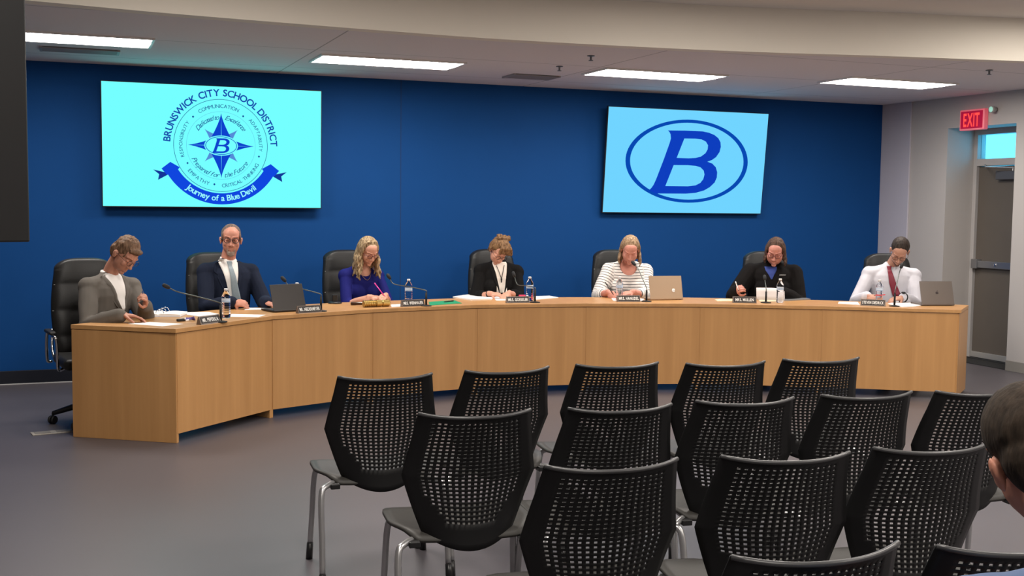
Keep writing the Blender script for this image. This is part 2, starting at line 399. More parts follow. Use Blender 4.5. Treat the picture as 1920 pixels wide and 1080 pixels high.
# ------------------------------------------------------------------ the two wall screens
BT = [(680, 262), (840, 262), (1000, 268), (1060, 280), (1110, 300), (1148, 330), (1168, 368), (1171, 410), (1158, 458), (1125, 505), (1085, 533), (1043, 548), (1090, 566), (1122, 600), (1135, 645), (1131, 695), (1110, 742), (1065, 785), (1010, 817), (930, 840), (840, 848), (700, 848), (560, 848), (505, 818), (530, 790), (548, 762), (570, 712), (640, 530), (694, 380), (707, 335), (704, 298), (695, 278)]
BH1 = [(830, 335), (930, 336), (990, 342), (1030, 362), (1050, 395), (1046, 435), (1025, 470), (985, 500), (935, 514), (870, 518), (758, 515)]
BH2 = [(730, 582), (860, 582), (935, 588), (980, 602), (1008, 632), (1015, 668), (1003, 712), (975, 747), (930, 770), (860, 779), (652, 778)]
def unb(p):     # picture of the slanted screen -> flat screen coordinates (-.5..+.5)
    x, y = p; u, v = .5, .5
    TL, TR, BR, BL = (157, 50), (1633, 103), (1550, 1032), (92, 1025)
    for _ in range(25):
        l = (TL[0]+(BL[0]-TL[0])*v, TL[1]+(BL[1]-TL[1])*v); r = (TR[0]+(BR[0]-TR[0])*v, TR[1]+(BR[1]-TR[1])*v)
        u = (x-l[0])/(r[0]-l[0])
        t = TL[1]+(TR[1]-TL[1])*u; b = BL[1]+(BR[1]-BL[1])*u; v = (y-t)/(b-t)
    return (u-.5, .5-v)
def fill2d(name, loops, m, parent, y):
    cu = bpy.data.curves.new('outline', 'CURVE'); cu.dimensions = '2D'; cu.fill_mode = 'BOTH'
    for lp in loops:
        s = cu.splines.new('POLY'); s.points.add(len(lp)-1)
        for q, (a, b) in zip(s.points, lp): q.co = (a, b, 0, 1)
        s.use_cyclic_u = True
    o = bpy.data.objects.new('outline', cu); COL.objects.link(o); dg = bpy.context.evaluated_depsgraph_get(); dg.update()
    e = o.evaluated_get(dg); me0 = e.to_mesh(); me = bpy.data.meshes.new(name)
    me.from_pydata([(v.co.x, y, v.co.y) for v in me0.vertices], [], [tuple(p.vertices) for p in me0.polygons]); e.to_mesh_clear()
    bpy.data.objects.remove(o); bpy.data.curves.remove(cu)
    return new_obj(name, me, parent, m)
def ring2(rx, ry, n=72, cx=0, cy=0): return [(cx+rx*cos(2*pi*k/n), cy+ry*sin(2*pi*k/n)) for k in range(n)]
def dense(lp, n=3):
    P = [Vector((a, b, 0)) for a, b in lp]
    return [(a, b) for a, b in lp]
SW, SH = 1.905, 1.072
def screen(name, label, x, z, tilt, glow, gs, yoff=-.12):
    t = thing(name, label, 'screen', (x, 0, z))
    # tilting happens in the panel children; the wall bracket stays upright
    bm = bmesh.new(); box(bm, -.3, .3, -.03, 0, -.2, .2); box(bm, -.2, -.16, yoff+.03, -.03, -.15, .15); box(bm, .16, .2, yoff+.03, -.03, -.15, .15)
    bm_obj('wall_bracket', bm, BLACKM, t)
    bm = bmesh.new(); box(bm, -SW/2-.008, SW/2+.008, 0, .035, -SH/2-.010, SH/2+.008); box(bm, -SW/2+.2, SW/2-.2, .035, .06, -SH/2+.12, SH/2-.12)
    bz = bm_obj('display_body', bm, BLACK, t, loc=(0, yoff, 0), rot=(tilt, 0, 0), bevel=.004)
    bm = bmesh.new(); box(bm, -SW/2, SW/2, -.002, 0, -SH/2, SH/2)
    sc = bm_obj('screen', bm, glow, bz)
    return t, bz, sc
CY1 = emis('screen_cyan', (.175, 1.0, 1.0), 1.0)
def screen2_mat():
    m = bpy.data.materials.new('screen_sky_blue'); m.use_nodes = True; nt = m.node_tree; nt.nodes.remove(nt.nodes['Principled BSDF'])
    e = nt.nodes.new('ShaderNodeEmission'); nt.links.new(e.outputs[0], nt.nodes['Material Output'].inputs[0])
    e.inputs[0].default_value = (.165, .66, 1, 1); return m
T1, B1, S1 = screen('wall_screen', 'large wall screen on the left showing a round school seal with a ribbon', 1.2584, 2.080, .025, CY1, 1)
T2, B2, S2 = screen('wall_screen', 'wall screen on the right showing a large letter B in an oval', 6.093, 2.062, .095, screen2_mat(), 1)
DKB = emis('screen_navy', srgb(18, 52, 150)); MDB = emis('screen_royal', srgb(14, 66, 205)); PLB = emis('screen_pale_blue', srgb(85, 140, 215)); OVB = emis('screen_oval_blue', srgb(8, 72, 178)); TXB = emis('screen_text_blue', srgb(20, 70, 150))
def sc2(lp): return [(unb(p)[0]*SW, unb(p)[1]*SH) for p in lp]
ell = lambda rx, ry: sc2([(862+rx*cos(2*pi*k/80), 547+ry*sin(2*pi*k/80)) for k in range(80)])
fill2d('oval_outline', [ell(566, 386), ell(525, 357)], OVB, S2, -.0030)
fill2d('letter_b', [sc2(BT), sc2(BH1), sc2(BH2)], emis('letter_blue', srgb(14, 62, 190)), S2, -.0034)
# seal on the left screen
CX, CZ = .052, .013
def arcsobj(name, items, m, y, size_bold=()):
    bm = bmesh.new()
    for (s, size, rad, a0, a1, outw, bold, sh) in items: arc_text(bm, s, size, rad, a0, a1, outw, bold, sh)
    for v in bm.verts: v.co.x += CX; v.co.z += CZ
    for v in bm.verts: v.co.y = y
    me = bpy.data.meshes.new(name); bm.to_mesh(me); bm.free()
    return new_obj(name, me, S1, m)
ca = lambda rx, ry=None: ring2(rx, ry or rx, 96, CX, CZ)
fill2d('seal_ring', [ca(.412), ca(.408)], TXB, S1, -.0028)
fill2d('seal_ring', [ca(.302), ca(.3003)], PLB, S1, -.0028)
arcsobj('district_name', [('BRUNSWICK CITY SCHOOL DISTRICT', .085, .44, 176.5, 1, True, .020, 0)], emis('seal_title_blue', srgb(22, 70, 170)), -.003)
for it in [('COMMUNICATION', .046, .335, 123.5, 64, True, 0, 0), ('ADAPTABILITY', .043, .335, 44, -7, True, 0, 0), ('RESPONSIBILITY', .043, .335, 198, 144, True, 0, 0),
           ('EMPATHY', .046, .372, 218, 253, False, 0, 0), ('CRITICAL THINKING', .046, .372, 271, 334, False, 0, 0)]: arcsobj('value_word', [it], TXB, -.003)
for it in [('Dedicated to', .060, .232, 145, 95, True, .0, .40), ('Excellence', .060, .232, 80, 35, True, .0, .40),
           ('Prepared for', .060, .285, 206, 266, False, .0, .40), ('the Future', .060, .285, 277, 327, False, .0, .40)]: arcsobj('motto_script', [it], TXB, -.003)
for (px, py) in ((725, 333), (1117, 315), (1243, 628), (888, 853), (680, 692)):
    x_, z_ = CX+(px-943)/1725*1.92, CZ-(py-550)/939*1.072
    fill2d('seal_diamond', [[(x_-.010, z_), (x_, z_-.011), (x_+.010, z_), (x_, z_+.011)]], TXB, S1, -.003)
def star(L, w, rot, core):
    lp = []
    for q in range(4):
        a = rot+q*pi/2; b = a+pi/4
        lp.append((CX+L*cos(a), CZ+L*sin(a)))
        for k in (.35, .7):   # concave sides
            r = L*(1-k)**1.35+core*k; ang = a+(pi/4)*k**1.2
            lp.append((CX+r*cos(ang), CZ+r*sin(ang)))
        lp.append((CX+core*cos(b), CZ+core*sin(b)))
        for k in (.7, .35):
            r = L*(1-k)**1.35+core*k; ang = a+pi/2-(pi/4)*k**1.2
            lp.append((CX+r*cos(ang), CZ+r*sin(ang)))
    return lp
def point(ang, L, w, r0):
    # one long concave compass point
    out = []; n = 8
    for s in (1, -1):
        seq = range(n+1) if s > 0 else range(n, -1, -1)
        for k in seq:
            t = k/n; r = r0+(L-r0)*t; hwid = w*(1-t)**1.35
            out.append((CX+r*cos(ang)-s*hwid*sin(ang), CZ+r*sin(ang)+s*hwid*cos(ang)))
    return out
for k in range(4): fill2d('star_point', [point(pi/4+k*pi/2, .205, .050, .07)], PLB, S1, -.0029)
for k in range(4): fill2d('star_point', [point(k*pi/2, .288, .115 if k % 2 else .085, .02)], MDB, S1, -.0031)
for k in range(4):
    a = k*pi/2; fill2d('star_highlight', [[(CX+.05*cos(a)-.0025*sin(a), CZ+.05*sin(a)+.0025*cos(a)), (CX+.25*cos(a), CZ+.25*sin(a)), (CX+.05*cos(a)+.0025*sin(a), CZ+.05*sin(a)-.0025*cos(a))]], CY1, S1, -.0033)
fill2d('seal_oval', [ca(.147, .090)], CY1, S1, -.0035)
fill2d('seal_oval_outline', [ca(.138, .081), ca(.132, .076)], MDB, S1, -.0037)
def sb(lp): return [(CX+unb(p)[0]*SW*.185+.002, CZ+unb(p)[1]*SH*.20) for p in lp]
fill2d('seal_letter', [sb(BT), sb(BH1), sb(BH2)], MDB, S1, -.0039)
a0, a1 = radians(212), radians(328); n = 40
def pol(r, a): return (CX+r*cos(a), CZ+.03+r*sin(a)*1.02)
rb = [pol(.545, a0+(a1-a0)*k/n) for k in range(n+1)] + [pol(.447, a1+(a0-a1)*k/n) for k in range(n+1)]
fill2d('ribbon', [rb], emis('ribbon_blue', srgb(16, 70, 222)), S1, -.0040)
for s in (-1, 1):
    e = [pol(.445, a0), pol(.545, a0)]
    q = lambda dx, dz: (CX+s*dx, CZ+dz)
    fill2d('ribbon_tail', [[q(.47, -.25), q(.585, -.225), q(.535, -.265), q(.545, -.315), q(.43, -.25)]], DKB, S1, -.0038)
    fill2d('ribbon_fold', [[q(.385, -.235), q(.36, -.20), q(.44, -.155), q(.515, -.215), q(.47, -.27)]], emis('ribbon_blue', (0, 0, 0)), S1, -.0042)
arcsobj('ribbon_lettering', [('Journey of a Blue Devil', .074, .494, 231, 309, False, .016, 0)], emis('screen_light_text', (.33, 1, 1)), -.0046)

# ------------------------------------------------------------------ the desk: seven bays on an arc
F = [Vector(p+(0,)) for p in ((.66, -2.92), (1.397, -2.225), (2.241, -1.89), (3.174, -1.735), (4.122, -1.843), (5.083, -2.111), (6.002, -2.583), (6.95, -3.18))]
DEP = .63; DT = .762
ST = [(F[i+1]-F[i]).normalized() for i in range(7)]; SN = [Vector((-t.y, t.x, 0)) for t in ST]; SM = [(F[i]+F[i+1])/2 for i in range(7)]; SA = [atan2(t.y, t.x) for t in ST]
Rr = []
for i in range(8):
    if i == 0: Rr.append(Vector((.02, -2.485, 0)))
    elif i == 7: Rr.append(F[7]+SN[6]*.50+ST[6]*.17)
    else:
        b = (SN[i-1]+SN[i]).normalized(); Rr.append(F[i]+b*(DEP/b.dot(SN[i])))
OV = .012
desk = thing('board_desk', 'long curved maple board desk of seven straight bays', 'desk', (3.6, -1.9, 0))
off = Vector((-3.6, 1.9, 0))
Fo = []
for i in range(8):
    b = SN[0] if i == 0 else SN[6] if i == 7 else (SN[i-1]+SN[i]).normalized()
    Fo.append(F[i]-b*OV)
Fo[0] -= ST[0]*OV; Fo[7] += ST[6]*OV
bm = bmesh.new(); prism(bm, [(p+off)[:2] for p in Fo] + [(p+off)[:2] for p in Rr[::-1]], DT-.030, DT)
bm_obj('desktop', bm, WOOD, desk, bevel=.003)
for i in range(7):
    L = (F[i+1]-F[i]).length
    pn = bmesh.new(); box(pn, .012, L-.012, 0.0, .02, .062, DT-.033)
    bm_obj('front_panel', pn, WOOD, desk, loc=F[i]+off, rot=(0, 0, SA[i]))
GAP = mat('panel_gap', (.12, .055, .018), .8)
for i in range(1, 7):
    b = (SN[i-1]+SN[i]).normalized()
    pn = bmesh.new(); box(pn, -.017, .017, .002, .06, 0, DT-.033)
    box(pn, -.017, .017, .06, .5, .0 if i in (1,) else .1, DT-.033)
    bm_obj('divider_leg', pn, WOOD, desk, loc=F[i]+off, rot=(0, 0, atan2(b.y, b.x)-pi/2), bevel=.002)
for nm, a, b in (('end_panel', F[0], Rr[0]), ('end_panel', F[7], Rr[7])):
    v = b-a; L = v.length; sgn = 1 if a is F[7] else -1
    pn = bmesh.new(); box(pn, -.0, L-.005, *( (0, .028) if sgn > 0 else (-.028, 0)), 0 if sgn < 0 else .02, DT-.033)
    bm_obj(nm, pn, WOOD, desk, loc=a+off, rot=(0, 0, atan2(v.y, v.x)), bevel=.002)

# ------------------------------------------------------------------ executive chairs
def exec_chair():
    """origin on the floor under the seat, sitter faces -Y"""
    t = thing('executive_chair', 'x', 'chair')
    bm = bmesh.new(); box(bm, -.25, .25, -.27, .22, .42, .50); o = bm_obj('seat_cushion', bm, LEATHER, t, bevel=.035, smooth=True); o.modifiers[0].segments = 4
    # one leather back rolled into three pads
    bm = bmesh.new(); n = 34; m_ = 14; rows = []
    for j in range(n+1):
        s = j/n; z = .47+.70*s
        yb = .215+.10*s**1.4+.03*s; 
        wd = .215+.035*sin(pi*min(1, s*1.15))-(.045*max(0, (s-.93)/.07)**2); 
        pad = abs(sin(pi*(s-.2)/.265))**.35
        row = []
        for k in range(m_+1):
            u = -1+2*k/m_
            edge = (1-abs(u)**6)
            row.append((u*wd, yb - (.026+.020*pad)*edge + .03*u*u*-1, z - .03*u**4*(s > .9)))
        rows.append(row)
    fr = [[bm.verts.new(p) for p in r] for r in rows]
    bk = [[bm.verts.new((p[0], .215+.10*(j/n)**1.4+.03*(j/n)+.055-.03*(p[0]/.25)**2, p[2])) for p in r] for j, r in enumerate(rows)]
    for A, fl in ((fr, 0), (bk, 1)):
        for j in range(n):
            for k in range(m_): bm.faces.new((A[j][k], A[j][k+1], A[j+1][k+1], A[j+1][k]))
    for j in range(n):
        bm.faces.new((fr[j][0], fr[j+1][0], bk[j+1][0], bk[j][0])); bm.faces.new((fr[j][m_], bk[j][m_], bk[j+1][m_], fr[j+1][m_]))
    for k in range(m_):
        bm.faces.new((fr[0][k], bk[0][k], bk[0][k+1], fr[0][k+1])); bm.faces.new((fr[n][k], fr[n][k+1], bk[n][k+1], bk[n][k]))
    o = bm_obj('backrest', bm, LEATHER, t, smooth=True)
    md = o.modifiers.new('sub', 'SUBSURF'); md.levels = 1; md.render_levels = 1
    SEAM = mat('grey_piping', (.22, .22, .21), .5)
    for s in (.2, .465, .73):
        b2 = bmesh.new(); z = .47+.70*s; yb = .215+.10*s**1.4+.03*s; wd = .215+.035*sin(pi*min(1, s*1.15))
        tube(b2, [(u*wd*.97, yb-.020*(1-abs(u)**6)-.03*u*u-.002, z) for u in [-1+2*k/12 for k in range(13)]], .0022, 6); bm_obj('piping', b2, SEAM, o)
    for s in (-1, 1):
        b2 = bmesh.new(); tube(b2, smooth_path([(s*.25, .24, .43), (s*.285, .22, .45), (s*.30, .10, .655), (s*.30, -.16, .655), (s*.285, -.20, .62), (s*.27, -.15, .43), (s*.22, -.05, .41)], 5), .011, 8); a = bm_obj('armrest', b2, CHROME, t, smooth=True)
        b2 = bmesh.new(); box(b2, s*.30-.024, s*.30+.024, -.15, .09, .662, .685); bm_obj('arm_pad', b2, LEATHER, a, bevel=.01)
        b2 = bmesh.new(); tube(b2, smooth_path([(s*.24, .27, .66), (s*.245, .235, .50), (s*.22, .16, .425), (s*.2, -.1, .41)], 5), .010, 8); bm_obj('side_rail', b2, CHROME, t, smooth=True)
    b2 = bmesh.new(); lathe(b2, [(0, .10), (.03, .10), (.03, .24), (.02, .24), (.02, .40), (.09, .405), (.09, .42), (0, .42)], 14); bm_obj('gas_column', b2, CHROME, t)
    b2 = bmesh.new()
    for k in range(5):
        a = 2*pi*k/5+.3; tube(b2, [(0.03*cos(a), .03*sin(a), .13), (.16*cos(a), .16*sin(a), .115), (.29*cos(a), .29*sin(a), .075)], [.026, .022, .016], 8)
    bm_obj('star_base', b2, BLACK, t, smooth=True)
    for k in range(5):
        a = 2*pi*k/5+.3; c = Vector((.29*cos(a), .29*sin(a), .03)); b2 = bmesh.new()
        for s in (-1, 1): lathe(b2, [(0, -.009), (.026, -.009), (.03, -.004), (.03, .004), (.026, .009), (0, .009)], 14, mtx=Matrix.Translation(c+Vector((-sin(a+1), cos(a+1), 0))*.014*s) @ Matrix.Rotation(a+1, 4, 'Z') @ Matrix.Rotation(pi/2, 4, 'X'))
        tube(b2, [c+Vector((0, 0, .0)), c+Vector((0, 0, .05))], .007, 6); bm_obj('caster', b2, BLACK, t)
    return t
EC = exec_chair()
def place_local(o, i, a0, off_, rz=0):
    p = SM[i]+ST[i]*a0+SN[i]*off_; o.location = (p.x, p.y, 0); o.rotation_euler = (0, 0, SA[i]+rz)
# bay, along, off, extra turn
ECP = [(0, -.235, .99, radians(-34)), (1, -.20, 1.10, radians(-6)), (2, -.12, 1.05, 0), (3, .01, 1.05, radians(4)), (4, .06, 1.05, radians(8)), (5, .26, 1.10, radians(10)), (6, .20, 1.05, radians(10))]
ECL = ['behind the person in the grey jacket at the left end', 'behind the person in the navy suit and light tie', 'behind the blonde person in the royal blue top', 'behind the person with pinned-up hair',
       'behind the person in the striped top', 'behind the person in the black zip top', 'behind the person in white shirt and red tie']
for k, ((i, a, o_, rz), lb) in enumerate(zip(ECP, ECL)):
    c = EC if k == 0 else copy_tree(EC)
    place_local(c, i, a, o_, rz); tag(c, 'black leather high-back chair '+lb, 'chair', 'executive chairs behind the desk')

# ------------------------------------------------------------------ perforated stacking chairs
PLA = mat('black_chair_shell', (.007, .007, .0075), .45, spec=.35); SEATM = mat('black_plastic_seat_lit', (.035, .033, .030), .5, spec=.4); TUBEM = mat('silver_tube', (.45, .45, .46), .3, metal=.8)  # seat is the shell's black plastic, light from above painted in as grey
def shell_pt(u, v):
    """u -1..1 across, v 0..1 from the seat joint to the top edge"""
    z = .435+.44*v
    # half width
    if v < .5: t = v/.5; w = .160+.080*t**.9
    else: t = (v-.5)/.5; w = .240-.042*t
    yb = -.155-.035*sin(pi*min(v*1.0, 1))*-.6-.085*v**1.6
    bow = (.075*(1-.25*v))*(u*u)
    zz = z + .012*abs(u)**3*(v > .85)*((v-.85)/.15) - .050*(1-v)**3*(1-u*u)
    return Vector((u*w, yb+bow, zz))
def stack_chair():
    t = thing('stacking_chair', 'x', 'chair')
    nu, nv = 16, 26; mu, m0, m1 = 3, 5, 1.3
    # column boundaries: solid margin, then alternating bar/hole
    us = [-1, -.9, -.80]; hu = []
    for k in range(nu):
        a = -.77+1.54*k/nu; b = a+1.54/nu; us += [a+.26*(b-a), b-.26*(b-a)]
    us += [.80, .9, 1]
    vs = [0, .04, .08, .12]
    for k in range(nv):
        a = .155+.80*k/nv; b = a+.80/nv; vs += [a+.245*(b-a), b-.245*(b-a)]
    vs += [.965, .985, 1]
    bm = bmesh.new(); G = [[bm.verts.new(shell_pt(u, v)) for u in us] for v in vs]
    for j in range(len(vs)-1):
        for i in range(len(us)-1):
            hole = 3 <= i < 3+2*nu and (i-3) % 2 == 0 and 4 <= j < 4+2*nv and (j-4) % 2 == 0
            if hole:
                uc = (us[i]+us[i+1])/2; vc = (vs[j]+vs[j+1])/2
                # the perforated field narrows towards a rounded bottom
                if vc < .38 and abs(uc) > .76*(max(0, (vc-.08)/.30))**.42: hole = False
            if not hole: bm.faces.new((G[j][i], G[j][i+1], G[j+1][i+1], G[j+1][i]))
    o = bm_obj('perforated_back', bm, PLA, t, smooth=True); md = o.modifiers.new('solid', 'SOLIDIFY'); md.thickness = .0055; md.offset = 0
    b2 = bmesh.new(); tube(b2, [shell_pt(-1+2*k/16, 1)+Vector((0, -.004, -.002)) for k in range(17)], .0065, 8); bm_obj('top_rail', b2, mat('rail_plastic', (.045, .045, .047), .35, spec=.6), t, smooth=True)
    # seat pan
    bm = bmesh.new(); n, m_ = 14, 14; top = []
    for j in range(n+1):
        s = j/n; y = -.128+.405*s
        wv = .185+.080*min(1, s*2.6)**.7
        if s > .72: wv *= sqrt(max(.0, 1-((s-.72)/.30)**2.6))**1.0
        row = []
        for i in range(m_+1):
            u = -1+2*i/m_
            z = .452-.018*(1-u*u)*sin(pi*min(1, s*1.1))-.022*max(0, (s-.75)/.25)**2 + .006*abs(u)**3 - .03*max(0, 1-s*5)**2
            row.append(bm.verts.new((u*wv, y, z)))
        top.append(row)
    for j in range(n):
        for i in range(m_): bm.faces.new((top[j][i], top[j][i+1], top[j+1][i+1], top[j+1][i]))
    o = bm_obj('seat', bm, SEATM, t, smooth=True); md = o.modifiers.new('solid', 'SOLIDIFY'); md.thickness = .012; md.offset = -1
    b2 = bmesh.new()
    tube(b2, [(-.19, .17, .424), (.19, .17, .424)], .010, 8); tube(b2, [(-.2, -.10, .424), (.2, -.10, .424)], .010, 8); tube(b2, [(-.19, -.10, .424), (-.19, .17, .424)], .010, 8); tube(b2, [(.19, -.10, .424), (.19, .17, .424)], .010, 8)
    bm_obj('under_frame', b2, TUBEM, t, smooth=True)
    for s in (-1, 1):
        for (path, foot) in (([(s*.19, .15, .424), (s*.225, .185, .418), (s*.243, .20, .38), (s*.252, .215, .2), (s*.258, .23, .075)], (s*.262, .235)),
                             ([(s*.16, -.06, .422), (s*.235, -.135, .420), (s*.262, -.165, .385), (s*.264, -.20, .2), (s*.266, -.225, .075)], (s*.268, -.237))):
            b2 = bmesh.new(); tube(b2, smooth_path(path, 5), .0125, 10); lg = bm_obj('leg', b2, TUBEM, t, smooth=True)
            b3 = bmesh.new(); tube(b3, [path[-1], (foot[0], foot[1], 0)], [.0145, .0155], 10); bm_obj('foot_sleeve', b3, BLACK, lg, smooth=True)
        b2 = bmesh.new(); box(b2, s*.20-.02, s*.20+.02, -.145, -.10, .405, .428); bm_obj('glide_clip', b2, BLACK, t, bevel=.004)
    return t
SC = stack_chair()
ZT = .875
CH = [((632, 710, 805, 702), 'leftmost in the row nearest the desk'), ((868, 698, 1021, 690), 'second from the left in the row nearest the desk'), ((1080, 686, 1224, 682), 'third from the left in the row nearest the desk'),
      ((1285, 684, 1423, 680), 'fourth from the left in the row nearest the desk'), ((1466, 676, 1599, 673), 'rightmost in the row nearest the desk'),
      ((780, 778, 991, 770), 'leftmost in the second row from the desk'), ((1062, 768, 1249, 760), 'second from the left in the second row'), ((1302, 754, 1476, 748), 'third from the left in the second row'),
      ((1540, 743, 1692, 737), 'fourth from the left in the second row'), ((1752, 736, 1904, 732), 'rightmost in the second row beyond the seated audience member'),
      ((1016, 876, 1259, 862), 'leftmost in the third row from the desk'), ((1348, 857, 1579, 850), 'middle chair of the third row'), ((1625, 842, 1842, 832), 'third row, just left of the audience member with short hair'),
      ((1360, 1044, 1664, 1018), 'only its top showing at the bottom edge'), ((1752, 1024, 2030, 1008), 'at the bottom right beside the blue shirt')]
for k, (c, lb) in enumerate(CH):
    a = onz(c[0], c[1], ZT); b = onz(c[2], c[3], ZT); m_ = (a+b)/2; v = b-a; an = atan2(v.y, v.x)
    if k == 0: an -= radians(4)
    loc = m_ - Matrix.Rotation(an, 3, 'Z') @ Vector((0, -.155, 0))
    o = SC if k == 0 else copy_tree(SC)
    o.location = (loc.x, loc.y, 0); o.rotation_euler = (0, 0, an)
    tag(o, 'black perforated-back stacking chair, '+lb, 'chair', 'audience stacking chairs')
PH = at_dist(1946, 862, 1.93)     # head of the audience member
o = copy_tree(SC); o.location = (PH.x+.05, PH.y-.06, 0); o.rotation_euler = (0, 0, radians(-22)); tag(o, 'black stacking chair under the audience member in the blue shirt', 'chair', 'audience stacking chairs')

# ------------------------------------------------------------------ hanging display at the left edge
p = at_dist(50, 453, 2.2)
t = thing('hanging_display', 'black display hanging at the left edge, seen from behind', 'screen', (p.x, p.y, p.z), radians(18))
bm = bmesh.new(); box(bm, -1.1, -.010, .0, .035, 0, .72); bm_obj('display_body', bm, mat('display_black', (.004, .004, .0035), .7, spec=.2), t, bevel=.004)
bm = bmesh.new(); box(bm, -1.10, 0, -.022, -.004, .0, .725); bm_obj('bezel', bm, BLACK, t, bevel=.003)
bm = bmesh.new(); tube(bm, [(-.55, .06, .3), (-.55, .06, H2-p.z)], .03, 12); box(bm, -.7, -.4, .035, .08, .2, .5); bm_obj('ceiling_pole', bm, BLACKM, t)

# ------------------------------------------------------------------ things on the desk
def tz(i, x, y): return onz(x, y, DT)
def turn(p, q): v = q-p; return atan2(v.y, v.x)
PLATE = mat('nameplate_bronze', (.16, .125, .105), .35, metal=.35); PLDK = mat('nameplate_face', (.018, .012, .010), .5); PLTX = mat('nameplate_white', (.82, .80, .76), .5)
NP = [((378, 609.5), (415, 604.5), 'MR. PEPERKA', 'left end of the desk before the grey jacket', 20), ((563, 588), (601, 585.5), 'MR. NIEDERMEYER', 'in front of the dark laptop', 0), ((755, 575.8), (797, 574), 'MRS. WEINHAUER', 'left of the green folder', 0),
      ((950, 568.7), (994, 568), 'MRS. GOESSLER', 'in front of the person with pinned-up hair', 0), ((1157, 566), (1202, 566), 'MRS. HANUDEL', 'in front of the person in stripes', 0), ((1374, 568.2), (1419, 568.8), 'MRS. MULLEN', 'in front of the person in the black zip top', 0), ((1611, 572.8), (1662, 575), 'STEVEN DIEDRICK', 'in front of the person with the red tie', 0)]
for k, (a, b, s, lb, _) in enumerate(NP):
    A, B = onz(*a, DT), onz(*b, DT); an = turn(A, B); w = .205
    c = (A+B)/2; t = thing('nameplate', 'bronze-faced wedge nameplate '+lb, 'nameplate', (c.x, c.y, DT), an, 'nameplates on the desk')
    # wedge: face leans back
    bm = bmesh.new(); prof = [(0, 0), (.045, 0), (.030, .056), (.024, .056)]
    va = [bm.verts.new((-w/2, y, z)) for y, z in prof]; vb = [bm.verts.new((w/2, y, z)) for y, z in prof]
    bm.faces.new(va); bm.faces.new(vb[::-1])
    for q in range(4): bm.faces.new((va[q], va[(q+1) % 4], vb[(q+1) % 4], vb[q]))
    bm_obj('wedge_body', bm, PLATE, t, bevel=.001)
    al = atan2(.056, .024)
    Fm = Matrix.Translation((0, .012-.0008*sin(al)*1.5, .028+.0012)) @ Matrix.Rotation(al, 4, 'X')
    bm = bmesh.new(); box(bm, -w/2+.008, w/2-.008, -.023, .023, -.001, 0, Fm); bm_obj('face_plate', bm, PLDK, t)
    text_obj('lettering', s, .036, PLTX, t, Fm @ Matrix.Translation((0, 0, .0008)), bold=.03, width=w-(.028 if len(s) > 11 else .045))

GLASS = mat('clear_plastic', (.93, .96, 1), .06, trans=1, ior=1.18); CAPM = mat('white_cap', (.8, .8, .82), .4); WATER = mat('water', (.95, .98, 1), .02, trans=1, ior=1.2)
def label_mat():
    m = bpy.data.materials.new('bottle_label'); m.use_nodes = True; nt = m.node_tree; b = nt.nodes['Principled BSDF']
    tc = nt.nodes.new('ShaderNodeTexCoord'); w = nt.nodes.new('ShaderNodeTexWave'); w.bands_direction = 'Z'; w.inputs['Scale'].default_value = 24; w.inputs['Distortion'].default_value = 1.5
    nt.links.new(tc.outputs['Object'], w.inputs['Vector']); cr = nt.nodes.new('ShaderNodeValToRGB')
    cr.color_ramp.elements[0].color = (.06, .22, .5, 1); cr.color_ramp.elements[1].color = (.75, .82, .9, 1); cr.color_ramp.elements[1].position = .55
    nt.links.new(w.outputs['Fac'], cr.inputs[0]); nt.links.new(cr.outputs[0], b.inputs['Base Color']); return m
def bottle():
    t = thing('water_bottle', 'x', 'bottle')
    prof = [(0, .004), (.024, 0), (.031, .006), (.031, .03)]
    for k in range(5): z = .034+.014*k; prof += [(.0315, z), (.0292, z+.005), (.0315, z+.010)]
    prof += [(.032, .108), (.030, .112), (.030, .142), (.032, .146), (.031, .155), (.024, .172), (.014, .188), (.0115, .192), (.0115, .198)]
    bm = bmesh.new(); lathe(bm, prof, 20); bm_obj('bottle_body', bm, GLASS, t, smooth=True)
    bm = bmesh.new(); lathe(bm, [(.0306, .113), (.0306, .141)], 20); bm_obj('paper_label', bm, label_mat(), t, smooth=True)
    bm = bmesh.new(); lathe(bm, [(0, .212), (.0125, .212), (.0135, .209), (.0135, .196), (.0115, .196)], 16); bm_obj('cap', bm, CAPM, t, smooth=True)
    return t
WB = bottle()
for k, (x, y, lb) in enumerate([(424, 596, 'beside the leftmost nameplate'), (557, 581, 'behind the dark laptop, only its cap showing'), (766, 571, 'behind the nameplate left of the green folder'), (993, 564.5, 'right of the person with pinned-up hair'),
                             (1161, 563.5, 'in front of the striped top'), (1462, 567.6, 'beside the held-up sheet before the black zip top'), (1648, 569, 'in front of the white shirt and red tie')]):
    o = WB if k == 0 else copy_tree(WB); q = onz(x, y, DT); o.location = q; tag(o, 'clear plastic water bottle with white cap, '+lb, 'bottle', 'water bottles on the desk')

